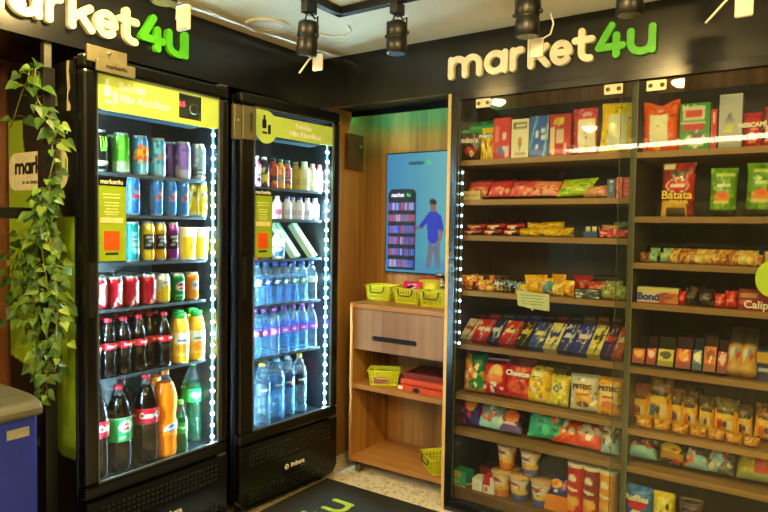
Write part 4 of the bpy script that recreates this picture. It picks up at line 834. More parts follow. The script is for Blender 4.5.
for i, px in enumerate((254.5, 263, 273, 283.5, 292.5, 301.5, 310.5)):
    o = bottle(pw2, [WAT, PET], .19, (160, 80, 190), .015, .0140, (.105, .135), D_([('bg', (176, 92, 205)), ('ln', .36, .25, .62, .75, 1, (235, 220, 240))]), 'water_bottle')
    X = BX-.012+.006*i+(.012 if i == 2 else 0); put(o, (X, yat(px, X, .730), .730), (0, 0, PI/2), names6[i] % 'purple cap', 'bottle', 'water bottles with purple caps')
    for j in (1, 2): copy_thing(o, (X-.072*j, o.location.y+.006*j, .730), None, 'water bottle with a purple cap, %s behind the %s front one from the left' % (ORD[j-1], ORD[i]), 'water bottles behind the purple capped row')
pl = sm([(.032, 0), (.041, .008), (.043, .03), (.040, .05), (.043, .07), (.040, .09), (.043, .12), (.040, .15), (.043, .19), (.040, .225), (.024, .272), (.015, .288), (.014, .306)])
for i, (px, X, cc, cap, lab) in enumerate(((261.5, .02, (60, 80, 110), (225, 200, 40), 'large water bottle with a yellow cap, left one on the fridge floor'), (276, .0, (50, 120, 180), (150, 190, 220), 'large water bottle with a pale cap and blue label, second on the fridge floor'), (286.5, .0, (20, 60, 130), (150, 190, 220), 'large water bottle with a white drop on its dark blue label'), (298.5, .01, (14, 30, 40), (225, 200, 40), 'large water bottle with a yellow cap and dark label, rightmost on the fridge floor'))):
    o = bottle(pl, [WAT, PET], .25, cap, .018, .0160, (.155, .215), D_([('bg', cc), ('ln', .36, .3, .64, .6, 1, (200, 220, 230))]), 'water_bottle')
    put(o, (X, yat(px, X, FZ), FZ), (0, 0, PI/2), lab, 'bottle', 'large water bottles')
    if i == 2: b = MB(); b.prism([(.012*math.sin(t*PI/8)*(1 if 0 < t < 16 else 0), -.012*math.cos(t*PI/8)+(.014 if t == 8 else 0)) for t in range(16)], -.0455, -.044); b.build('drop_mark', WINK, o, (0, 0, .178))
    for j in (1, 2): copy_thing(o, (X-.095*j, o.location.y+.01*j, FZ), None, 'large water bottle on the fridge floor, %s behind the %s front one from the left' % (ORD[j-1], ORD[i]), 'large water bottles behind the front row')
# ================================================================== snacks
def spot_dims(x0, x1, yt, z, y, back=0.0):
    X0, X1 = xat(x0, y, z), xat(x1, y, z); Xm = (X0+X1)/2; return X1-X0, zat(yt, Xm, y+back)-z, Xm
def sh(kind, x0, x1, yt, z, label, layers, cat=None, y=.074, d=.05, tilt=0.0, rz=0.0, seed=None, side=None, top=None, group=None, wf=1.0, txt=None, zoff=0.0, **kw):
    """a packet whose front spans photo columns x0..x1 and reaches row yt, standing at height z on a shelf"""
    t = math.radians(tilt); back = .06*math.sin(t) if t else 0
    w_, h, X = spot_dims(x0, x1, yt, z, y, back); w_ *= wf
    if t: h = h/max(.35, math.cos(t))
    if kind == 'bag' and x1-x0 > 13:
        c0 = layers[0][1]; layers = [layers[0], ('spk', 22, [tuple(min(255, int(v*1.22+8)) for v in c0), tuple(int(v*.72) for v in c0)], .055, (0, 0, 1, 1))]+list(layers[1:])+[('spk', 7, [tuple(min(255, int(v*1.35+30)) for v in c0)], .022, (.1, .1, .9, .9))]
    D = design(layers, seed or int(x0*7+yt))
    if kind == 'bag': o = bag(w_, h, d, D, seed=int(x0+yt), **({'nu': 26, 'nv': 32} | kw))
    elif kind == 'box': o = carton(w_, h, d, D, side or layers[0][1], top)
    dz = zoff+(d/2*math.sin(t) if t else 0)
    roll = random.Random(int(x0*3+yt)).uniform(-.05, .05) if kind == 'bag' and x1-x0 > 13 else 0
    put(o, (X, y+d/2, z+dz+abs(roll)*w_*.4), (-t, roll, rz), label, cat or ('packet' if kind == 'bag' else 'box'), group)
    for s, size, fx, fz, col, bold in (txt or []):
        m = mat('ink_%d_%d_%d' % col, col, .5, noise=0); text(s, size, m, o, (fx*w_, -d/2-.003 if kind == 'bag' else -d/2-.001, fz*h), bold=bold)
    return o
LB = 'left bay of the snack shelves'; W_ = (240, 235, 215)
z = LZ[0]
sh('bag', 458, 479, 130, z, 'dark brown sweets bag with white lettering at the left end of the top shelf', [('bg', (70, 42, 24)), ('r', 0, .90, 1, 1, (30, 170, 90)), ('r', .05, .56, .95, .74, (120, 84, 60)), ('e', .55, .3, .28, .14, (200, 60, 40)), ('e', .6, .22, .1, .1, (230, 220, 200))], txt=[("m&m's", .032, 0, .64, W_, .0012)])
sh('bag', 478, 492, 124, z, 'yellow sweets bag beside the dark brown one on the top shelf', [('bg', (240, 196, 20)), ('r', 0, .88, 1, 1, (30, 170, 90)), ('r', .05, .6, .95, .74, (90, 60, 30)), ('spk', 9, [(210, 80, 30), (250, 230, 120)], .09, (.2, .1, .9, .5))], txt=[("m&m's", .026, 0, .66, W_, .001)])
sh('bag', 463, 491, 122, z, 'green topped bag standing behind the two sweets bags', [('bg', (24, 160, 84)), ('r', 0, .8, 1, .9, (120, 210, 150))], y=.16)
def vbars(n, c, u0, u1): return [('r', u0, .2+k*.6/n, u1, .2+(k+.62)*.6/n, c) for k in range(n)]
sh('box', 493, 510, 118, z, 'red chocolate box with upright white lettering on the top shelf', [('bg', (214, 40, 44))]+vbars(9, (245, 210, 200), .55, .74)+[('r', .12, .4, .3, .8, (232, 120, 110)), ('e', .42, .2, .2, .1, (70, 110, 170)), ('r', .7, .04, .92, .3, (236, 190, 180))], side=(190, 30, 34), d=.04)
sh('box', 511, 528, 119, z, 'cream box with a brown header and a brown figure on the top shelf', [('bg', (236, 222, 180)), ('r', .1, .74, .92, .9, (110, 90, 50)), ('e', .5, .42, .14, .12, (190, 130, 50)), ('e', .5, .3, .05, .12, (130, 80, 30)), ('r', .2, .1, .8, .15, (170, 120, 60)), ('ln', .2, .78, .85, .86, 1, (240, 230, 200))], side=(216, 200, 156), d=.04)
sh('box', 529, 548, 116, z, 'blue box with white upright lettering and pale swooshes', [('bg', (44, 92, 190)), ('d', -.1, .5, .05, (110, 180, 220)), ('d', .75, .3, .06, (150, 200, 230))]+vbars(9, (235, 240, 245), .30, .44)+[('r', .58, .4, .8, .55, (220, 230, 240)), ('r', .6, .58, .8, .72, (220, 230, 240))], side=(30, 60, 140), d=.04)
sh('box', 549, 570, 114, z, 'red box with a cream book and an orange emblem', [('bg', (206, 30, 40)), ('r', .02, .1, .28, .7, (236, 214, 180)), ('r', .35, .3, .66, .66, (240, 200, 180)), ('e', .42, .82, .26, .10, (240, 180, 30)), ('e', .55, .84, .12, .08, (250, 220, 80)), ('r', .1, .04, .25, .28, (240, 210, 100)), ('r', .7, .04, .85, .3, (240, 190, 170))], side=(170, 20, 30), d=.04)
sh('bag', 571, 596, 108, z, 'pinkish red bag with a large cream window on the top shelf', [('bg', (206, 60, 74)), ('spk', 26, [(236, 130, 140), (180, 40, 60)], .05, (0, 0, 1, 1)), ('e', .62, .87, .2, .05, (235, 170, 180)), ('r', .26, .04, .94, .78, (244, 234, 206)), ('e', .58, .5, .06, .05, (236, 150, 120)), ('r', .5, .04, .66, .2, (236, 190, 90))])
sh('bag', 597, 633, 103, z, 'large yellow pouch with a cream label, by the divider on the top shelf', [('bg', (246, 204, 10)), ('r', .24, .14, .78, .76, (228, 224, 184)), ('r', .36, .04, .68, .12, (250, 224, 70)), ('e', .5, .1, .1, .04, (110, 100, 40)), ('r', .8, .66, .97, .7, (110, 110, 70)), ('e', .5, .9, .16, .02, (190, 160, 30))], d=.06)
z = RZ[0]
sh('bag', 641, 678, 100, z, 'large orange pouch with a notched top and cream label', [('bg', (244, 92, 14)), ('r', .2, .12, .70, .72, (236, 230, 196)), ('e', .44, .5, .05, .03, (120, 150, 60)), ('e', .42, .08, .1, .06, (250, 190, 40)), ('e', .5, .84, .1, .03, (250, 190, 160)), ('r', .76, .66, .95, .7, (110, 70, 30))], d=.06, notch=.10)
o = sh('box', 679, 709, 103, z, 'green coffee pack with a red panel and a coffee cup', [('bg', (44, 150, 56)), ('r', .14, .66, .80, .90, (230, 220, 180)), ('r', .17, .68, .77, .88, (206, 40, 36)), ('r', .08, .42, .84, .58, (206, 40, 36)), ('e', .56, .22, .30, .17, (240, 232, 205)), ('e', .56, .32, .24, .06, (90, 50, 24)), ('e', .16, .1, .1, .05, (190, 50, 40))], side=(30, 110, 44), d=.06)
m_ = mat('ink_240_235_215', W_, .5, noise=0); text('Melitta', .030, m_, o, (-.005, -.032, .165), bold=.0008); text('TRADICIONAL', .014, m_, o, (-.006, -.032, .105), bold=.0004)
sh('box', 710, 716, 109, z, 'narrow red pack squeezed between the green and the silver coffee packs', [('bg', (206, 40, 40)), ('r', .3, .62, .7, .9, (235, 190, 170)), ('ln', .3, .1, .7, .3, 2, (235, 190, 170))], side=(170, 30, 30), d=.05)
sh('box', 718, 741, 94, z, 'tall silver white coffee bag with a yellow spot', [('bg', (188, 186, 190)), ('r', 0, 0, 1, .10, (160, 160, 168)), ('e', .45, .35, .20, .06, (214, 214, 30)), ('e', .45, .60, .07, .03, (90, 96, 90)), ('r', .3, .53, .6, .56, (120, 124, 120)), ('r', .22, .495, .7, .515, (150, 150, 150)), ('r', 0, .965, 1, 1, (214, 212, 206))], side=(150, 150, 154), d=.06)
sh('bag', 742, 761, 112, z, 'red coffee pouch with white lettering and a mug picture', [('bg', (196, 26, 34)), ('r', .3, .1, .7, .4, (226, 150, 120)), ('e', .5, .32, .22, .1, (240, 220, 190)), ('spk', 8, [(230, 90, 80), (160, 20, 20)], .06, (0, 0, 1, 1))], txt=[('NESCAFÉ', .023, 0, .62, W_, .0012)])
sh('bag', 762, 786, 106, z, 'cream and red pouch at the right edge of the top shelf', [('bg', (214, 60, 60)), ('r', .1, .1, .9, .5, (226, 204, 160))])
sh('bag', 800, 830, 106, z, 'plain red pouch beyond the right edge of the top shelf', [('bg', (180, 40, 40))])
# ---- second shelf of the left bay
z = LZ[1]
cols = [((216, 84, 78), 463, 484), ((222, 60, 66), 485, 507), ((226, 80, 80), 507, 530), ((238, 138, 110), 528, 556)]
names = ['red flat packet at the left end of the second shelf', 'second red flat packet of the second shelf with pale print', 'third red flat packet with speckled front', 'peach coloured flat packet beside the green one']
for (c, a, b_), nm in zip(cols, names): sh('bag', a, b_, 184.5, z, nm, [('bg', c), ('r', 0, .05, 1, .42, tuple(min(255, v+25) for v in c)), ('spk', 14, [(240, 200, 160), (200, 40, 50)], .07, (0, .05, 1, .45))], d=.05, tilt=35, nu=12, nv=12)
for i, (a, b_) in enumerate(((466, 486), (488, 510), (512, 536))): sh('bag', a, b_, 182, z, 'red flat packet lying behind the %s front packet of the second shelf' % ORD[i], [('bg', (190, 60, 56))], y=.20, d=.05, tilt=35, nu=10, nv=10, group='red packets behind the second shelf row')
sh('box', 459, 480, 191, z, 'low pale tray at the left end of the second shelf', [('bg', (214, 190, 120)), ('ln', .1, .2, .9, .8, 1, (190, 150, 90))], y=.07, d=.03)
sh('bag', 555, 590, 182, z, 'lime green flat packet leaning on the second shelf', [('bg', (176, 206, 40)), ('spk', 16, [(214, 226, 110), (140, 180, 30), (240, 170, 60)], .08, (0, 0, 1, .8))], d=.05, tilt=25, slump=.15)
sh('bag', 582, 606, 188, z, 'small pink and green packet between the lime packet and the blue box', [('bg', (226, 130, 100)), ('spk', 16, [(150, 190, 80), (240, 180, 150)], .12, (0, 0, 1, 1))], d=.04, tilt=20, nu=10, nv=10)
sh('box', 607, 615, 179, z, 'narrow grey blue box near the divider on the second shelf', [('bg', (84, 104, 136)), ('r', .3, .3, .7, .7, (140, 150, 170)), ('e', .5, .85, .2, .06, (230, 230, 220))], d=.04)
sh('box', 616, 622, 177, z, 'first narrow coral box beside the divider on the second shelf', [('bg', (222, 90, 84)), ('spk', 8, [(240, 170, 150)], .12, (0, 0, 1, 1))], d=.04)
sh('box', 623, 630, 177, z, 'second narrow coral box touching the divider on the second shelf', [('bg', (214, 80, 80)), ('ln', .2, .1, .8, .9, 4, (236, 150, 140))], d=.04)
# ---- third shelf of the left bay
z = LZ[2]
for i, (a, b_) in enumerate(((461, 480), (481, 500), (501, 520))):
    for j, (zz, yy) in enumerate(((0, .085), (.022, .11))):
        sh('bag', a+j*3, b_+j*3, 230-j*5.5, z+zz, ['bottom', 'upper'][j]+' red and black chocolate bar in the '+['first', 'second', 'third'][i]+' pile of the third shelf', [('bg', (190, 34, 36)), ('r', .55, 0, 1, .5, (34, 26, 22)), ('ln', .1, .5, .8, .9, 1, (236, 214, 180)), ('e', .45, .4, .12, .3, (236, 220, 180))], y=yy, d=.05, nu=10, nv=8, crimp=.01)
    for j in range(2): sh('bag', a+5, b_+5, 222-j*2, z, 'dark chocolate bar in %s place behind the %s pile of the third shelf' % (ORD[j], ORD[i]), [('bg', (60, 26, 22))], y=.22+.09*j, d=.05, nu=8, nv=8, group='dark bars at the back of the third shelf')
for i, (a, b_, t_, zz, yy, rz_) in enumerate(((516, 536, 229, 0, .09, .1), (533, 556, 229, 0, .09, -.1), (550, 571, 228, 0, .12, .25), (524, 550, 224, .03, .12, 0), (540, 562, 222.5, .035, .17, .1))):
    sh('bag', a, b_, t_, z+zz, ['yellow packet at the left of the yellow pile on the third shelf', 'yellow packet in the front middle of the yellow pile', 'yellow packet at the right of the yellow pile', 'yellow packet lying on the two front ones of the pile', 'yellow packet at the back of the yellow pile'][i], [('bg', (240, 190, 14)), ('spk', 14, [(220, 150, 10), (250, 220, 80), (160, 100, 20)], .09, (0, 0, 1, 1))], y=yy, d=.07, rz=rz_, nu=12, nv=10)
sh('box', 583, 597, 232, z, 'blue tray of small white wrapped sweets on the third shelf', [('bg', (50, 74, 130))], d=.08, y=.08)
for i in range(6): sh('bag', 585+2*i, 590+2*i, 227, z+.026, 'small wrapped sweet in the blue tray, %s from the left' % ORD[i], [('bg', [(226, 216, 180), (40, 38, 34), (200, 180, 90)][i % 3])], y=.09+.025*(i % 3), d=.02, nu=5, nv=5, rz=i, group='wrapped sweets in the blue tray')
sh('bag', 597, 612, 230.5, z, 'pink flat packet beside the blue tray', [('bg', (226, 60, 96)), ('spk', 8, [(240, 200, 160)], .12, (0, 0, 1, 1))], d=.05, nu=10, nv=8)
sh('bag', 611, 628, 230, z, 'red pink packet touching the divider on the third shelf', [('bg', (220, 80, 96)), ('spk', 10, [(240, 190, 150), (180, 40, 60)], .12, (0, 0, 1, 1))], d=.05, nu=10, nv=8)
sh('bag', 600, 618, 225.5, z+.028, 'salmon packet lying on the pink packets of the third shelf', [('bg', (214, 150, 110)), ('spk', 10, [(190, 70, 70), (220, 200, 120)], .12, (0, 0, 1, 1))], y=.12, d=.05, nu=10, nv=8)
sh('bag', 612, 628, 222.5, z+.04, 'grey green packet behind the pink packets of the third shelf', [('bg', (90, 130, 110)), ('spk', 8, [(140, 170, 150)], .1, (0, 0, 1, 1))], y=.17, d=.05, nu=10, nv=8)
# ---- fourth shelf of the left bay: wrapped sweets
z = LZ[3]; rq = random.Random(11)
def sweets(n, xr, zr, yr, pal, lab, grp, w_=.05, hh=.028, zb=None):
    proto = []
    for k, c in enumerate(pal):
        q = bag(w_, hh, hh*.9, design([('bg', c[0]), ('spk', 6, [c[1]], .16, (.15, .1, .85, .9)), ('r', 0, 0, .14, 1, c[1]), ('r', .86, 0, 1, 1, c[1])], k), 12, 6, k+3, 'wrapped_sweet', crimp=.01); proto.append(q); tag(q, lab, 'sweet', grp)
    made = []
    for i in range(n):
        q = proto[i] if i < len(proto) else copy_thing(proto[i % len(proto)], (0, 0, 0))
        px = rq.uniform(*xr); y = rq.uniform(*yr); lay = i % zr; q.location = (xat(px, y, z if zb is None else zb), y, (z if zb is None else zb)+lay*hh*.72+.001); q.rotation_euler = (rq.uniform(-.3, .3), rq.uniform(-.12, .12), rq.uniform(-.9, .9)); made.append((px, q, i % len(proto)))
    for k, (px, q, c) in enumerate(sorted(made, key=lambda t: t[0])): q['label'] = '%s, %s from the left%s' % (lab, ORD[k], '')
sweets(26, (461, 494), 3, (.085, .20), [((244, 190, 60), (226, 70, 50)), ((250, 214, 110), (240, 150, 50)), ((236, 110, 60), (250, 220, 120)), ((252, 226, 140), (230, 90, 70))], 'orange and yellow wrapped sweet in the leftmost heap', 'orange and yellow wrapped sweets')
sweets(22, (496, 522), 2, (.085, .20), [((50, 52, 60), (210, 170, 60)), ((34, 34, 40), (150, 170, 200)), ((90, 84, 50), (20, 20, 20)), ((60, 66, 84), (210, 215, 225))], 'dark wrapped sweet in the second heap beside the yellow one', 'dark wrapped sweets')
sh('bag', 523, 545, 276, z, 'bright yellow packet above the price card', [('bg', (246, 180, 16)), ('spk', 8, [(230, 140, 10), (250, 210, 70)], .1, (0, 0, 1, 1))], d=.06, y=.10, rz=.15, nu=12, nv=12)
for i, (a, b_, t_, zz, yy, c) in enumerate(((536, 552, 279, 0, .09, (240, 170, 20)), (546, 562, 284, 0, .09, (244, 214, 110)), (556, 574, 281, 0, .12, (244, 176, 16)), (548, 566, 275, .03, .16, (236, 160, 20)), (513, 528, 285, 0, .08, (226, 180, 40)), (541, 551, 282, .01, .07, (70, 150, 170)))):
    sh('bag', a, b_, t_, z+zz, ['amber packet right of the bright yellow one', 'pale yellow packet in the middle of the fourth shelf', 'orange yellow packet next to the bare board', 'amber packet lying at the back of the yellow ones', 'yellow packet just left of the price card', 'small teal packet above the corner of the price card'][i], [('bg', c), ('spk', 10, [(250, 230, 150), (200, 120, 20)], .1, (0, 0, 1, 1))], y=yy, d=.05, rz=rq.uniform(-.4, .4), nu=10, nv=8)
sh('bag', 571, 591, 276, z, 'dark red packet lying further back on the fourth shelf', [('bg', (170, 36, 30)), ('r', .45, .2, .65, .6, (226, 120, 90))], y=.22, d=.06, nu=10, nv=8)
sh('box', 575, 599, 289.5, z, 'low clear tray of black and white sweets on the fourth shelf', [('bg', (60, 64, 60)), ('spk', 18, [(214, 220, 205), (120, 130, 120)], .09, (0, .2, 1, 1))], y=.075, d=.06)
sh('bag', 585, 608, 283, z+.01, 'coral packet behind the black and white tray', [('bg', (206, 76, 62)), ('spk', 14, [(236, 160, 130)], .09, (0, 0, 1, 1))], y=.15, d=.06, nu=10, nv=8)
for i, (a, b_, t_) in enumerate(((599, 614, 288), (612, 627, 287), (604, 622, 282))): sh('bag', a, b_, t_, z+(.025 if i == 2 else 0), ['pale green packet right of the clear tray', 'pale green packet touching the divider on the fourth shelf', 'pale green packet lying across the two others'][i], [('bg', (150, 156, 92)), ('spk', 12, [(196, 200, 140), (90, 110, 50), (190, 110, 80)], .1, (0, 0, 1, 1))], y=.09+(.05 if i == 2 else 0), d=.05, nu=10, nv=8)
o = sbox('storage_tub', (-.065, .065, -.05, .05, 0, .075), mat('dark_olive_plastic', (44, 46, 30), .3), None, .012); put(o, (xat(608, .33, z), .33, z), (0, 0, 0), 'dark green plastic tub at the back of the fourth shelf', 'tub'); sbox('lid', (-.07, .07, -.055, .055, .075, .085), mat('tub_lid', (70, 72, 56), .3), o, .003)
o = sbox('storage_tub', (-.07, .07, -.05, .05, 0, .055), mat('tub_brown', (96, 70, 40), .4), None, .01); put(o, (xat(492, .32, z), .32, z), (0, 0, 0), 'dull brown tub at the back of the fourth shelf behind the sweets', 'tub'); sbox('lid', (-.073, .073, -.053, .053, .055, .063), mat('tub_lid_tan', (120, 96, 60), .4), o, .003)
# ---- fifth shelf of the left bay: biscuits leaning back in two rows
z = LZ[4]
bis = [(458, 470, (236, 226, 200), (190, 60, 50), 'cream'), (469, 486, (200, 24, 34), (240, 220, 200), 'red'), (485, 497, (26, 34, 70), (200, 214, 230), 'navy'), (496, 514, (206, 34, 38), (240, 225, 170), 'red and cream'), (513, 527, (30, 28, 34), (214, 190, 90), 'black and gold'), (526, 542, (60, 84, 160), (236, 226, 140), 'blue and pale yellow'),
       (541, 556, (240, 230, 150), (50, 70, 140), 'pale yellow'), (555, 571, (26, 44, 130), (226, 230, 236), 'dark blue'), (570, 586, (30, 60, 170), (236, 214, 200), 'bright blue'), (585, 599, (240, 222, 120), (60, 60, 40), 'lemon yellow'), (598, 611, (34, 44, 120), (210, 50, 50), 'blue and red'), (610, 621, (226, 70, 60), (240, 230, 210), 'red and white')]
for i, (a, b_, c1, c2, nm) in enumerate(bis):
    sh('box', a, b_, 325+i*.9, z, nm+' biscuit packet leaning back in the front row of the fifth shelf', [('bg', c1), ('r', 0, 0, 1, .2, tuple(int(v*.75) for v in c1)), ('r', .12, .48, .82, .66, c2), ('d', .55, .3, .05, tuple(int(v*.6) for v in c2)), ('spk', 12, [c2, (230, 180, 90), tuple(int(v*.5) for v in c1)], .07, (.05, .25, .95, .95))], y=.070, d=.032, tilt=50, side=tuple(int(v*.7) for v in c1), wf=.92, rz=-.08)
bk = [((110, 24, 40), 'wine red'), ((140, 30, 40), 'crimson'), ((60, 60, 70), 'slate'), ((24, 30, 80), 'navy'), ((30, 40, 100), 'royal blue'), ((26, 32, 52), 'midnight'), ((120, 34, 30), 'brick red'), ((46, 44, 40), 'charcoal'), ((110, 90, 56), 'khaki'), ((150, 84, 30), 'rust'), ((100, 50, 28), 'chestnut')]
for i, (c, nm) in enumerate(bk):
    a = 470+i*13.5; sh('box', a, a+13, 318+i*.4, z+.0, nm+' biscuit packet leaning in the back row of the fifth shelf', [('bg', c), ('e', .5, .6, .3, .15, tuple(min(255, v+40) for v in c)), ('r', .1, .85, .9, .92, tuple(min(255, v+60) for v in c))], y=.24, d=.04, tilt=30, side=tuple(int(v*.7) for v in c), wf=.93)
# ---- sixth shelf of the left bay: crisp bags
z = LZ[5]
sh('bag', 460, 482, 356, z, 'green and yellow crisp bag at the left end of the sixth shelf', [('bg', (206, 150, 30)), ('e', .75, .8, .4, .35, (20, 110, 50)), ('e', .65, .25, .32, .2, (30, 130, 50)), ('e', .3, .45, .3, .2, (240, 130, 40)), ('spk', 10, [(240, 220, 150)], .08, (.1, .1, .8, .7))], d=.08, tilt=12, txt=None)
sh('bag', 479, 503, 364, z, 'red snack bag with golden heaps on the sixth shelf', [('bg', (206, 30, 32)), ('e', .6, .62, .26, .2, (240, 190, 90)), ('e', .5, .42, .38, .14, (236, 130, 50)), ('r', .1, .82, .9, .94, (110, 20, 24)), ('r', 0, .94, 1, 1, (190, 190, 180)), ('spk', 8, [(240, 220, 210)], .07, (.1, .1, .9, .3))], d=.09, tilt=15)
sh('bag', 501, 528, 364, z, 'red snack bag with white lettering next to the golden heap bag', [('bg', (204, 34, 36)), ('e', .5, .28, .4, .16, (230, 80, 40)), ('r', 0, .80, 1, .95, (90, 26, 40)), ('spk', 12, [(236, 110, 60), (160, 20, 24)], .08, (0, .1, 1, .8))], d=.09, tilt=15, txt=[('Cheetos', .034, 0, .60, W_, .0014)])
sh('bag', 523, 546, 372, z, 'yellow snack bag right of the red ones on the sixth shelf', [('bg', (238, 196, 40)), ('spk', 20, [(250, 230, 140), (210, 150, 30), (240, 220, 180)], .09, (0, 0, 1, .9)), ('e', .45, .75, .26, .1, (250, 240, 150)), ('r', .2, .66, .6, .70, (110, 90, 30))], d=.09, tilt=15, txt=None)
sh('bag', 545, 565, 380, z, 'yellow green snack bag with a small blue badge on the sixth shelf', [('bg', (222, 200, 60)), ('e', .5, .55, .24, .12, (40, 80, 150)), ('e', .5, .55, .14, .06, (220, 220, 220)), ('spk', 10, [(240, 226, 120), (170, 160, 40)], .09, (0, 0, 1, 1))], d=.08, tilt=15)
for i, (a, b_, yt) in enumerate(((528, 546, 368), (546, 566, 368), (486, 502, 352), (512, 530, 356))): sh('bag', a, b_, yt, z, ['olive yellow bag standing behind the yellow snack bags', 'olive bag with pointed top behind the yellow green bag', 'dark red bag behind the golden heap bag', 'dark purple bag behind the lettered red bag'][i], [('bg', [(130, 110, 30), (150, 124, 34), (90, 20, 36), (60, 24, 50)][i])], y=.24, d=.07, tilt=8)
PL = lambda c: [('bg', c), ('r', .22, .10, .78, .76, (240, 180, 70)), ('r', .22, .6, .78, .76, (246, 200, 100)), ('e', .5, .18, .24, .08, (130, 80, 40)), ('r', .3, .42, .7, .47, (180, 120, 60)), ('r', 0, 0, 1, .06, tuple(int(v*.85) for v in c))]
sh('bag', 567, 596, 379, z, 'white snack bag with an orange label panel on the sixth shelf', PL((206, 202, 186)), d=.08, tilt=10, txt=[('PETISC', .028, 0, .66, (60, 40, 20), .001)])
sh('bag', 594, 620, 382, z, 'orange and cream snack bag touching the divider on the sixth shelf', [('bg', (238, 164, 40)), ('r', .15, .3, .85, .8, (246, 206, 120)), ('e', .5, .28, .32, .1, (240, 120, 60)), ('r', .25, .46, .7, .5, (200, 90, 50))], d=.08, tilt=10, txt=[('PETISC', .028, 0, .70, (70, 44, 20), .001)])
# ---- seventh shelf of the left bay
z = LZ[6]
sh('bag', 455, 477, 397, z, 'purple and red snack bag with an orange blob at the left of the seventh shelf', [('bg', (90, 30, 90)), ('spk', 20, [(200, 40, 50), (40, 50, 150)], .12, (0, 0, 1, 1)), ('e', .55, .55, .26, .2, (246, 160, 40)), ('r', .2, .62, .5, .68, (230, 220, 220))], d=.08, tilt=25)
sh('bag', 474, 501, 403, z, 'pale turquoise snack bag with red and white pieces', [('bg', (120, 150, 136)), ('r', 0, 0, 1, .3, (170, 216, 214)), ('spk', 26, [(236, 226, 200), (206, 90, 70), (120, 140, 110)], .09, (0, .2, 1, .9))], d=.08, tilt=30)
sh('bag', 495, 518, 411, z, 'dark purple snack bag with a bright orange heap', [('bg', (50, 30, 56)), ('e', .5, .42, .34, .2, (244, 116, 30)), ('r', .0, .0, 1, .16, (120, 90, 150)), ('r', .1, .17, .8, .22, (230, 200, 210))], d=.07, tilt=40)
sh('bag', 523, 561, 411, z, 'large teal green snack bag with orange pieces', [('bg', (60, 176, 136)), ('spk', 14, [(90, 206, 160), (40, 140, 110)], .12, (0, 0, 1, 1)), ('spk', 7, [(220, 110, 70), (200, 140, 90)], .10, (.4, .35, .9, .9))], d=.09, tilt=30)
for i, (a, b_, yt, c) in enumerate(((548, 574, 428, (240, 90, 30)), (570, 599, 433, (238, 84, 26)))): sh('bag', a, b_, yt, z, ['first orange snack bag with white lumps lying low', 'second orange snack bag with white lumps lying low'][i], [('bg', c), ('spk', 14, [(244, 236, 214), (250, 150, 60), (244, 236, 214)], .13, (.05, .25, .95, .95)), ('r', 0, 0, 1, .2, (236, 76, 24))], y=.08, d=.07, tilt=40)
sh('bag', 598, 617, 428, z, 'pale blue and cream snack bag touching the divider on the seventh shelf', [('bg', (126, 120, 100)), ('r', 0, .0, 1, .4, (170, 208, 220)), ('spk', 20, [(226, 206, 160), (70, 60, 50), (236, 230, 210)], .1, (0, .2, 1, 1))], d=.08, tilt=25)
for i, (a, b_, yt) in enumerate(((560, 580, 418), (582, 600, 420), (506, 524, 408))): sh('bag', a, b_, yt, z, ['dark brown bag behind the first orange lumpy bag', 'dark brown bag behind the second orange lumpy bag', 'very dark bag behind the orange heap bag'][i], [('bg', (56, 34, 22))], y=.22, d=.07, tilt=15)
# ---- bottom of the left bay
z = BOT
sh('box', 450, 467, 471, z, 'small green and yellow box at the left end of the bottom shelf', [('bg', (60, 170, 140)), ('r', 0, .55, .7, 1, (220, 200, 70)), ('e', .35, .3, .3, .14, (190, 230, 210)), ('r', 0, 0, 1, .08, (210, 190, 60))], d=.07, y=.075, side=(40, 140, 110), top=(30, 150, 90), rz=-.15)
b = MB(); b.tube([(0, 0, .012), (.03, .05, .014), (.075, .13, .018)], [.006, .005, .004], 8); o = b.build('toothbrush', mat('pink_plastic', (214, 120, 110), .4)); put(o, (xat(466, .08, z), .08, z), (0, 0, -.1), 'pink handled brush lying beside the green and yellow box', 'brush')
sh('box', 472, 482, 479, z, 'small white box beside the red and white one on the bottom shelf', [('bg', (226, 220, 200)), ('ln', .2, .3, .8, .6, 1, (190, 170, 150))], d=.07, y=.075)
sh('box', 483, 494, 477, z, 'small red and white box left of the noodle cups', [('bg', (230, 222, 204)), ('r', 0, .45, .62, 1, (204, 40, 40)), ('r', .1, .1, .4, .35, (214, 100, 90))], d=.07, y=.075, top=(206, 60, 50))
sh('box', 480, 492, 468, z, 'dark red flat box lying behind the small boxes', [('bg', (120, 30, 30))], d=.06, y=.18)
def cup(px, yt, zz, y, c1, c2, lab):
    X = xat(px, y, zz); b = MB(); r0, r1, h = .034, .048, .112
    D = design([('bg', (226, 206, 180)), ('r', 0, .0, 1, .28, c1), ('r', 0, .34, 1, .50, c2), ('e', .5, .72, .14, .14, (236, 226, 220)), ('e', .5, .72, .11, .08, (190, 50, 50)), ('spk', 60, [c1, (240, 160, 60), (240, 230, 205), (200, 90, 60)], .025, (0, 0, 1, .9)), ('e', .2, .6, .1, .2, c1), ('e', .82, .6, .1, .2, c1)], int(px))
    b.lathe([(r0+(r1-r0)*k/14, h*k/14) for k in range(15)]+[(r1+.003, h), (r1+.003, h+.004)], 30, 0, lambda u, v: D((u+.5) % 1, v)); o = b.build('noodle_cup', PAPER); put(o, (X, y, zz), (0, 0, -.35), lab, 'cup')
    b = MB(); b.lathe([(r1+.004, h+.001), (r1+.004, h+.005), (.001, h+.006)], 30, cap=False); b.build('lid', mat('cup_lid', (214, 170, 110), .4), o); return o
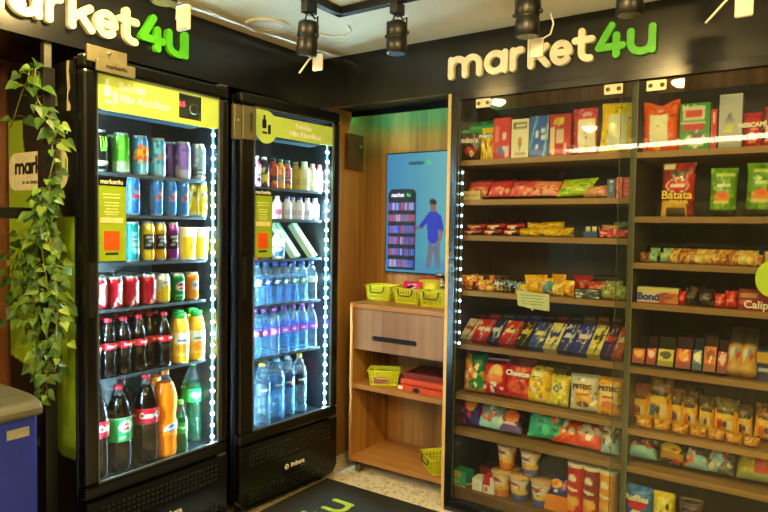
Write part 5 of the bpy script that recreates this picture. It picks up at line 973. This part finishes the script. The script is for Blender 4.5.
cup(501.5, 464, z, .105, (226, 130, 50), (240, 196, 90), 'orange patterned noodle cup at the left of the bottom row of cups'); cup(519.5, 470, z, .105, (80, 90, 160), (230, 190, 60), 'noodle cup with a blue and yellow band in the middle of the bottom row'); cup(541, 474, z, .105, (70, 80, 160), (230, 190, 60), 'noodle cup with a blue band beside the yellow and blue bag')
cup(507, 444, z+.112+.008, .150, (226, 130, 50), (240, 196, 90), 'orange patterned noodle cup stacked on the bottom row'); cup(530.5, 448, z+.112+.008, .130, (90, 100, 170), (230, 190, 60), 'noodle cup with a blue band stacked on the bottom row')
cup(513, 455, z, .20, (226, 130, 50), (240, 196, 90), 'noodle cup hidden behind the bottom row, carrying the orange stacked one')
sh('bag', 546, 567, 484, z+.03, 'blue snack bag with an orange round motif beside the crisp tubes', [('bg', (34, 50, 130)), ('e', .35, .72, .30, .2, (246, 180, 40)), ('e', .35, .72, .14, .1, (240, 120, 30)), ('r', .7, .5, .85, .95, (220, 90, 90)), ('r', 0, 0, 1, .2, (230, 140, 30)), ('e', .4, .4, .1, .08, (200, 214, 230))], d=.07, tilt=20)
sh('box', 544, 569, 497, z, 'low orange tray under the blue snack bag', [('bg', (226, 130, 26))], d=.08, y=.08)
def tubecan(px, c, lab, yt):
    y = .105; X = xat(px, y, z); r, h = .038, .235
    D = design([('bg', c), ('e', .5, .74, .085, .07, (236, 226, 200)), ('ln', .36, .50, .64, .56, 1, (240, 200, 150)), ('e', .5, .3, .16, .10, (240, 180, 80)), ('e', .46, .18, .14, .08, (236, 150, 60)), ('r', 0, 0, 1, .03, (200, 190, 170))], int(px))
    b = MB(); b.lathe([(r, h*k/24) for k in range(25)], 30, 0, lambda u, v: D((u+.5) % 1, v)); o = b.build('crisp_tube', PAPER); put(o, (X, y, z), (0, 0, -.30), lab, 'tube')
    b = MB(); b.lathe([(r+.002, h-.012), (r+.002, h+.003), (r-.003, h+.004), (.001, h+.002)], 30, cap=False); b.build('lid', mat('tube_lid', (214, 206, 176), .35), o)
    text('Pringles', .018, m_, o, (0, 0, h*.53), wrap=r+.001, bold=.0008)
    return o
tubecan(575.5, (196, 26, 28), 'bright red crisp tube, nearest the cups', 470); tubecan(591.5, (140, 26, 28), 'dark red crisp tube in the middle of the three', 474); tubecan(607.5, (232, 150, 30), 'amber crisp tube beside the divider', 478)
# ================================================================== right bay
z = RZ[1]
o = sh('bag', 659, 693, 163, z, 'red and gold potato stick bag with a brown window', [('bg', (140, 34, 26)), ('r', .75, .3, 1, .8, (200, 50, 40)), ('r', .06, .90, .42, .97, (226, 220, 190)), ('r', .45, .90, .62, .97, (196, 30, 30)), ('r', .3, .78, .75, .86, (70, 66, 40)), ('e', .5, .58, .36, .14, (230, 200, 180)), ('e', .5, .58, .33, .115, (200, 30, 34)), ('ln', .25, .53, .78, .63, 1, (235, 215, 200)), ('r', 0, 0, .8, .30, (226, 176, 50)), ('r', .16, .0, .74, .18, (84, 66, 34))], d=.06)
text('Batata', .046, mat('ink_gold', (240, 200, 70), .5), o, (0, -.034, .086), bold=.001); text('PALHA', .022, mat('ink_gold', (240, 200, 70), .5), o, (.01, -.034, .058), bold=.001)
for a, b_, yt, lab in ((707, 735, 168, 'first green snack bag with a dark rim standing on the second shelf'), (743, 776, 163, 'second green snack bag cut by the right edge of the picture')):
    sh('bag', a, b_, yt, z, lab, [('bg', (110, 160, 40)), ('spk', 12, [(130, 180, 50), (90, 140, 34)], .1, (0, 0, 1, 1)), ('r', .2, .83, .9, .90, (200, 220, 110)), ('r', .3, .62, .8, .66, (196, 214, 120)), ('e', .48, .40, .32, .10, (226, 150, 60)), ('e', .5, .46, .2, .06, (236, 110, 50)), ('e', .45, .30, .3, .04, (226, 210, 130)), ('r', 0, 0, 1, .14, (50, 52, 34))], d=.07)
sh('bag', 800, 830, 163, z, 'third green snack bag beyond the right edge of the picture', [('bg', (110, 160, 40))])
z = RZ[2]
pal = [((190, 216, 170), (120, 190, 150)), ((226, 190, 80), (240, 226, 150)), ((226, 160, 60), (150, 90, 40)), ((214, 170, 90), (250, 214, 120)), ((190, 120, 60), (236, 200, 130)), ((236, 206, 120), (190, 110, 50))]
for i in range(13):
    a = 650+i*8.6-(4 if i == 0 else 0); c = pal[0] if i in (0, 1) else pal[1+(i*7) % 5]
    for j in (0, 1):
        sh('bag', a+j*3, a+10+j*3, 253+i*.25-j*4.5, z+j*.026, ('lower ' if j == 0 else 'upper ')+('mint' if i < 2 else ['golden', 'amber', 'tan', 'brown', 'cream'][(i*7) % 5])+' wrapped bar, number %s from the divider on the third shelf' % ['one', 'two', 'three', 'four', 'five', 'six', 'seven', 'eight', 'nine', 'ten', 'eleven', 'twelve', 'thirteen'][i],
           [('bg', c[0]), ('spk', 6, [c[1]], .18, (.1, .1, .9, .9)), ('r', 0, 0, .12, 1, c[1])], y=.09+.07*j, d=.055, rz=rq.uniform(-.3, .3), nu=8, nv=7, group='wrapped bars along the third shelf of the right bay')
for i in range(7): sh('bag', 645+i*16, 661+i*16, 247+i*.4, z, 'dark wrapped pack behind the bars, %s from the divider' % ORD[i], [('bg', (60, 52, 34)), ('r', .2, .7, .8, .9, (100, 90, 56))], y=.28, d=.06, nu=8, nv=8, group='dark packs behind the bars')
sh('bag', 758, 775, 249, z+.01, 'navy packet near the right end of the third shelf', [('bg', (30, 34, 70))], y=.13, d=.05, nu=8, nv=8)
sh('bag', 763, 780, 253, z, 'cream packet cut by the right edge on the third shelf', [('bg', (214, 180, 100))], y=.070, d=.05, nu=8, nv=8)
sh('bag', 638, 648, 253, z, 'brown wrapped bar touching the divider on the third shelf', [('bg', (130, 80, 44)), ('spk', 5, [(196, 140, 80)], .15, (0, 0, 1, 1))], d=.05, nu=8, nv=8)
z = RZ[3]
o = sh('box', 637, 678, 288, z, 'long cream topped biscuit pack with blue lettering', [('bg', (170, 80, 46)), ('r', 0, .72, 1, 1, (206, 190, 120)), ('r', 0, .08, .55, .72, (206, 190, 160)), ('spk', 16, [(150, 60, 30), (206, 120, 70)], .10, (.5, 0, 1, .7)), ('r', 0, 0, 1, .08, (140, 30, 24))], d=.055, top=(220, 206, 130), cat='biscuit pack'); text('Bono', .040, mat('ink_blue', (30, 60, 140), .5), o, (-.035, -.029, .028), bold=.002)
for i, (a, b_, yt, c, nm) in enumerate(((677, 685, 292, (206, 40, 30), 'small red round ended packet'), (684, 698, 288, (40, 26, 22), 'dark brown packet with white print'), (697, 714, 290, (44, 30, 24), 'second dark brown packet beside the red one'), (713, 724, 295, (200, 60, 50), 'red packet with a pale heart'), (724, 737, 292, (196, 50, 44), 'red square packet next to the long box'))):
    sh('bag', a, b_, yt, z, nm+' on the fourth shelf of the right bay', [('bg', c), ('spk', 6, [tuple(min(255, v+50) for v in c)], .14, (0, 0, 1, 1)), ('r', .1, .5, .7, .58, tuple(min(255, v+80) for v in c))], y=.072, d=.06, nu=10, nv=10)
sh('bag', 688, 706, 286, z+.03, 'dark brown packet lying on the other dark ones', [('bg', (52, 30, 24)), ('r', .1, .5, .9, .6, (130, 60, 50))], y=.15, d=.05, nu=10, nv=8)
o = sh('box', 738, 786, 291, z, 'long dark red biscuit box with cream script', [('bg', (140, 20, 30)), ('r', .02, .62, .4, .85, (190, 140, 90)), ('r', .04, .3, .24, .5, (200, 90, 80))], d=.06, top=(170, 90, 70), cat='biscuit pack'); text('Calipso', .040, m_, o, (.0, -.0315, .024), bold=.001)
z = RZ[4]
rb = [(631, 644, 350, (210, 80, 50), (244, 180, 90), 'orange pink'), (645, 655, 350, (190, 30, 34), (240, 200, 190), 'red'), (656, 673, 351, (206, 190, 60), (60, 70, 30), 'yellow with a green base'), (674, 690, 351, (196, 50, 36), (240, 150, 50), 'red orange'), (691, 701, 352, (70, 110, 150), (230, 226, 205), 'blue white'), (702, 715, 349, (214, 110, 30), (150, 70, 24), 'orange brown'), (716, 726, 354, (180, 40, 44), (226, 190, 190), 'red white')]
for i, (a, b_, yt, c1, c2, nm) in enumerate(rb):
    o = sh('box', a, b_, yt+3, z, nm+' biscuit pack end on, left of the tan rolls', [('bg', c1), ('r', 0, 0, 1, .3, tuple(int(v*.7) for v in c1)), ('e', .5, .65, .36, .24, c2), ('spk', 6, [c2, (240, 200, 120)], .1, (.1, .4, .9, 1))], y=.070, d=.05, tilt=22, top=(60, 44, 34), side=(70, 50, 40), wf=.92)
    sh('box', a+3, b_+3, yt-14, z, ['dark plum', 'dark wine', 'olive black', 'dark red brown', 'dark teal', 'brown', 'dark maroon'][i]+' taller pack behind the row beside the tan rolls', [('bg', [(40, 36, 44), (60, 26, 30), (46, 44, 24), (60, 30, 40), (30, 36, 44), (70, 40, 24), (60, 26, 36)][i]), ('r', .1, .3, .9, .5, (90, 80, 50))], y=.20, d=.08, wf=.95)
for px, lab in ((733.5, 'tan round biscuit roll, left one of the pair lying end on'), (747, 'tan round biscuit roll, right one of the pair lying end on')):
    r = .031; X = xat(px, .09, z); b = MB(); D = D_([('bg', (206, 160, 90)), ('r', .0, .58, 1, .9, (70, 62, 52)), ('e', .0, .36, .07, .12, (120, 160, 180)), ('e', .93, .36, .06, .14, (230, 220, 200)), ('e', .05, .3, .05, .08, (210, 60, 60)), ('r', 0, .9, 1, 1, (110, 70, 50))], int(px))
    b.lathe([(r*.85, 0), (r, .006)]+[(r, .01+.2*k/10) for k in range(1, 11)]+[(r*.9, .215)], 26, 0, lambda u, v: D(u, v)); o = b.build('biscuit_roll', PRINT); put(o, (X, .075, z+r), (-PI/2+.10, 0, 0), lab, 'biscuit roll'); o.rotation_euler = (-.80, 0, 0); o.location.z = z+r*.75; o.location.y = .09
sh('box', 756, 774, 350, z, 'navy and yellow pack at the right edge of the fifth shelf', [('bg', (40, 50, 90)), ('r', 0, .6, 1, .9, (206, 160, 60)), ('ln', .1, .2, .9, .5, 1, (180, 190, 210))], y=.11, d=.08)
z = RZ[5]
def duo(c, dk=(70, 46, 22)): return [('bg', (250, 184, 30)), ('r', 0, .66, 1, 1, tuple(min(255, int(v*1.75+10)) for v in dk)), ('spk', 14, [tuple(min(255, v+26) for v in dk)], .07, (0, .62, 1, 1)), ('e', .5, .62, .42, .08, dk), ('e', .5, .5, .34, .09, (236, 196, 90)), ('r', .18, .12, .42, .40, c), ('r', .58, .12, .82, .40, (240, 220, 170)), ('e', .5, .26, .10, .10, (90, 80, 100))]
rw = [(631, 645, 390, (180, 40, 40), (110, 50, 24), 'yellow and maroon'), (644, 668, 383, (90, 110, 150), (90, 60, 24), 'wide yellow and brown'), (669, 681, 396, (150, 50, 80), (80, 50, 26), 'narrow brown with a pink base'), (682, 696, 400, (236, 100, 40), (84, 56, 24), 'orange and brown'), (697, 711, 404, (200, 196, 120), (70, 54, 22), 'pale yellow and brown'), (712, 735, 406, (226, 60, 40), (80, 70, 24), 'wide bright yellow with a dark melon shape'), (736, 751, 412, (120, 40, 50), (60, 44, 30), 'brown with a plum bowl'), (753, 778, 412, (236, 110, 30), (100, 60, 20), 'amber and brown right edge')]
for i, (a, b_, yt, c, dk, nm) in enumerate(rw):
    sh('bag', a-1, b_+1, yt-4, z+.012, nm+' snack pack standing on the sixth shelf', duo(c, dk), y=.16, d=.06, tilt=6, wf=.97)
for i in range(7):
    a = 634+i*18; sh('bag', a, a+17, 418+i*3.6, z, ['first', 'second', 'third', 'fourth', 'fifth', 'sixth', 'seventh'][i]+' flat amber packet from the divider, lying before the standing packs', [('bg', (216, 146, 34)), ('spk', 8, [(230, 170, 60), (160, 90, 30), (226, 200, 140)], .11, (0, 0, 1, 1))], y=.08, d=.06, nu=10, nv=8)
sh('bag', 647, 668, 378, z, 'rust brown bag behind the wide yellow pack', [('bg', (120, 76, 34))], y=.30, d=.06); sh('bag', 686, 702, 388, z, 'brown speckled bag in the back of the sixth shelf', [('bg', (84, 58, 30)), ('spk', 8, [(120, 90, 50)], .1, (0, 0, 1, 1))], y=.30, d=.06)
z = RZ[6]
lowb = [(625, 654, 450, [('bg', (90, 60, 46)), ('r', 0, 0, 1, .42, (150, 206, 214)), ('spk', 12, [(226, 214, 180), (190, 80, 50)], .10, (0, .35, 1, 1))], 'turquoise and brown snack bag nearest the divider'), (655, 684, 455, [('bg', (70, 56, 24)), ('e', .4, .5, .42, .24, (230, 196, 50)), ('r', .1, .1, .9, .35, (180, 130, 50)), ('spk', 6, [(206, 60, 40)], .08, (0, 0, 1, .6))], 'dark snack bag with a yellow panel'),
        (682, 706, 457, [('bg', (90, 90, 84)), ('r', 0, 0, 1, .4, (150, 200, 206)), ('spk', 8, [(226, 100, 50), (236, 226, 200)], .1, (0, .1, 1, .7))], 'turquoise and orange snack bag'), (704, 732, 460, [('bg', (110, 116, 112)), ('d', .2, .6, .2, (140, 196, 214)), ('spk', 10, [(226, 200, 180), (190, 60, 50)], .1, (0, .1, 1, .9))], 'blue grey snack bag with slanted pattern'), (734, 782, 462, [('bg', (190, 170, 34)), ('r', .4, .12, .75, .55, (206, 70, 40)), ('r', 0, 0, 1, .14, (150, 160, 110)), ('spk', 8, [(220, 200, 60)], .1, (0, .5, 1, 1))], 'large yellow snack bag with a red square')]
for i, (a, b_, yt, L, nm) in enumerate(lowb): sh('bag', a, b_, yt-4, z, nm+' on the seventh shelf of the right bay', L, y=.070, d=.10, tilt=32)
z = BOT
o = sh('bag', 620, 650, 489, z, 'bright blue snack bag with red lettering in the bottom of the right bay', [('bg', (30, 110, 200)), ('spk', 12, [(60, 150, 226), (20, 80, 170)], .1, (0, 0, 1, 1)), ('e', .5, .66, .34, .14, (206, 30, 60)), ('e', .5, .4, .22, .12, (230, 226, 220))], d=.09); text('Ruffles', .036, m_, o, (0, -.05, .152), bold=.0014)
sh('bag', 650, 673, 496, z, 'yellow snack bag with dark marks in the bottom of the right bay', [('bg', (226, 200, 40)), ('spk', 14, [(60, 50, 20), (240, 226, 120)], .08, (.1, .3, .9, .9))], d=.09)
sh('bag', 678, 704, 503, z, 'dark maroon snack bag at the bottom edge of the picture', [('bg', (50, 24, 28)), ('ln', .2, .6, .8, .9, 3, (120, 70, 90))], d=.08)
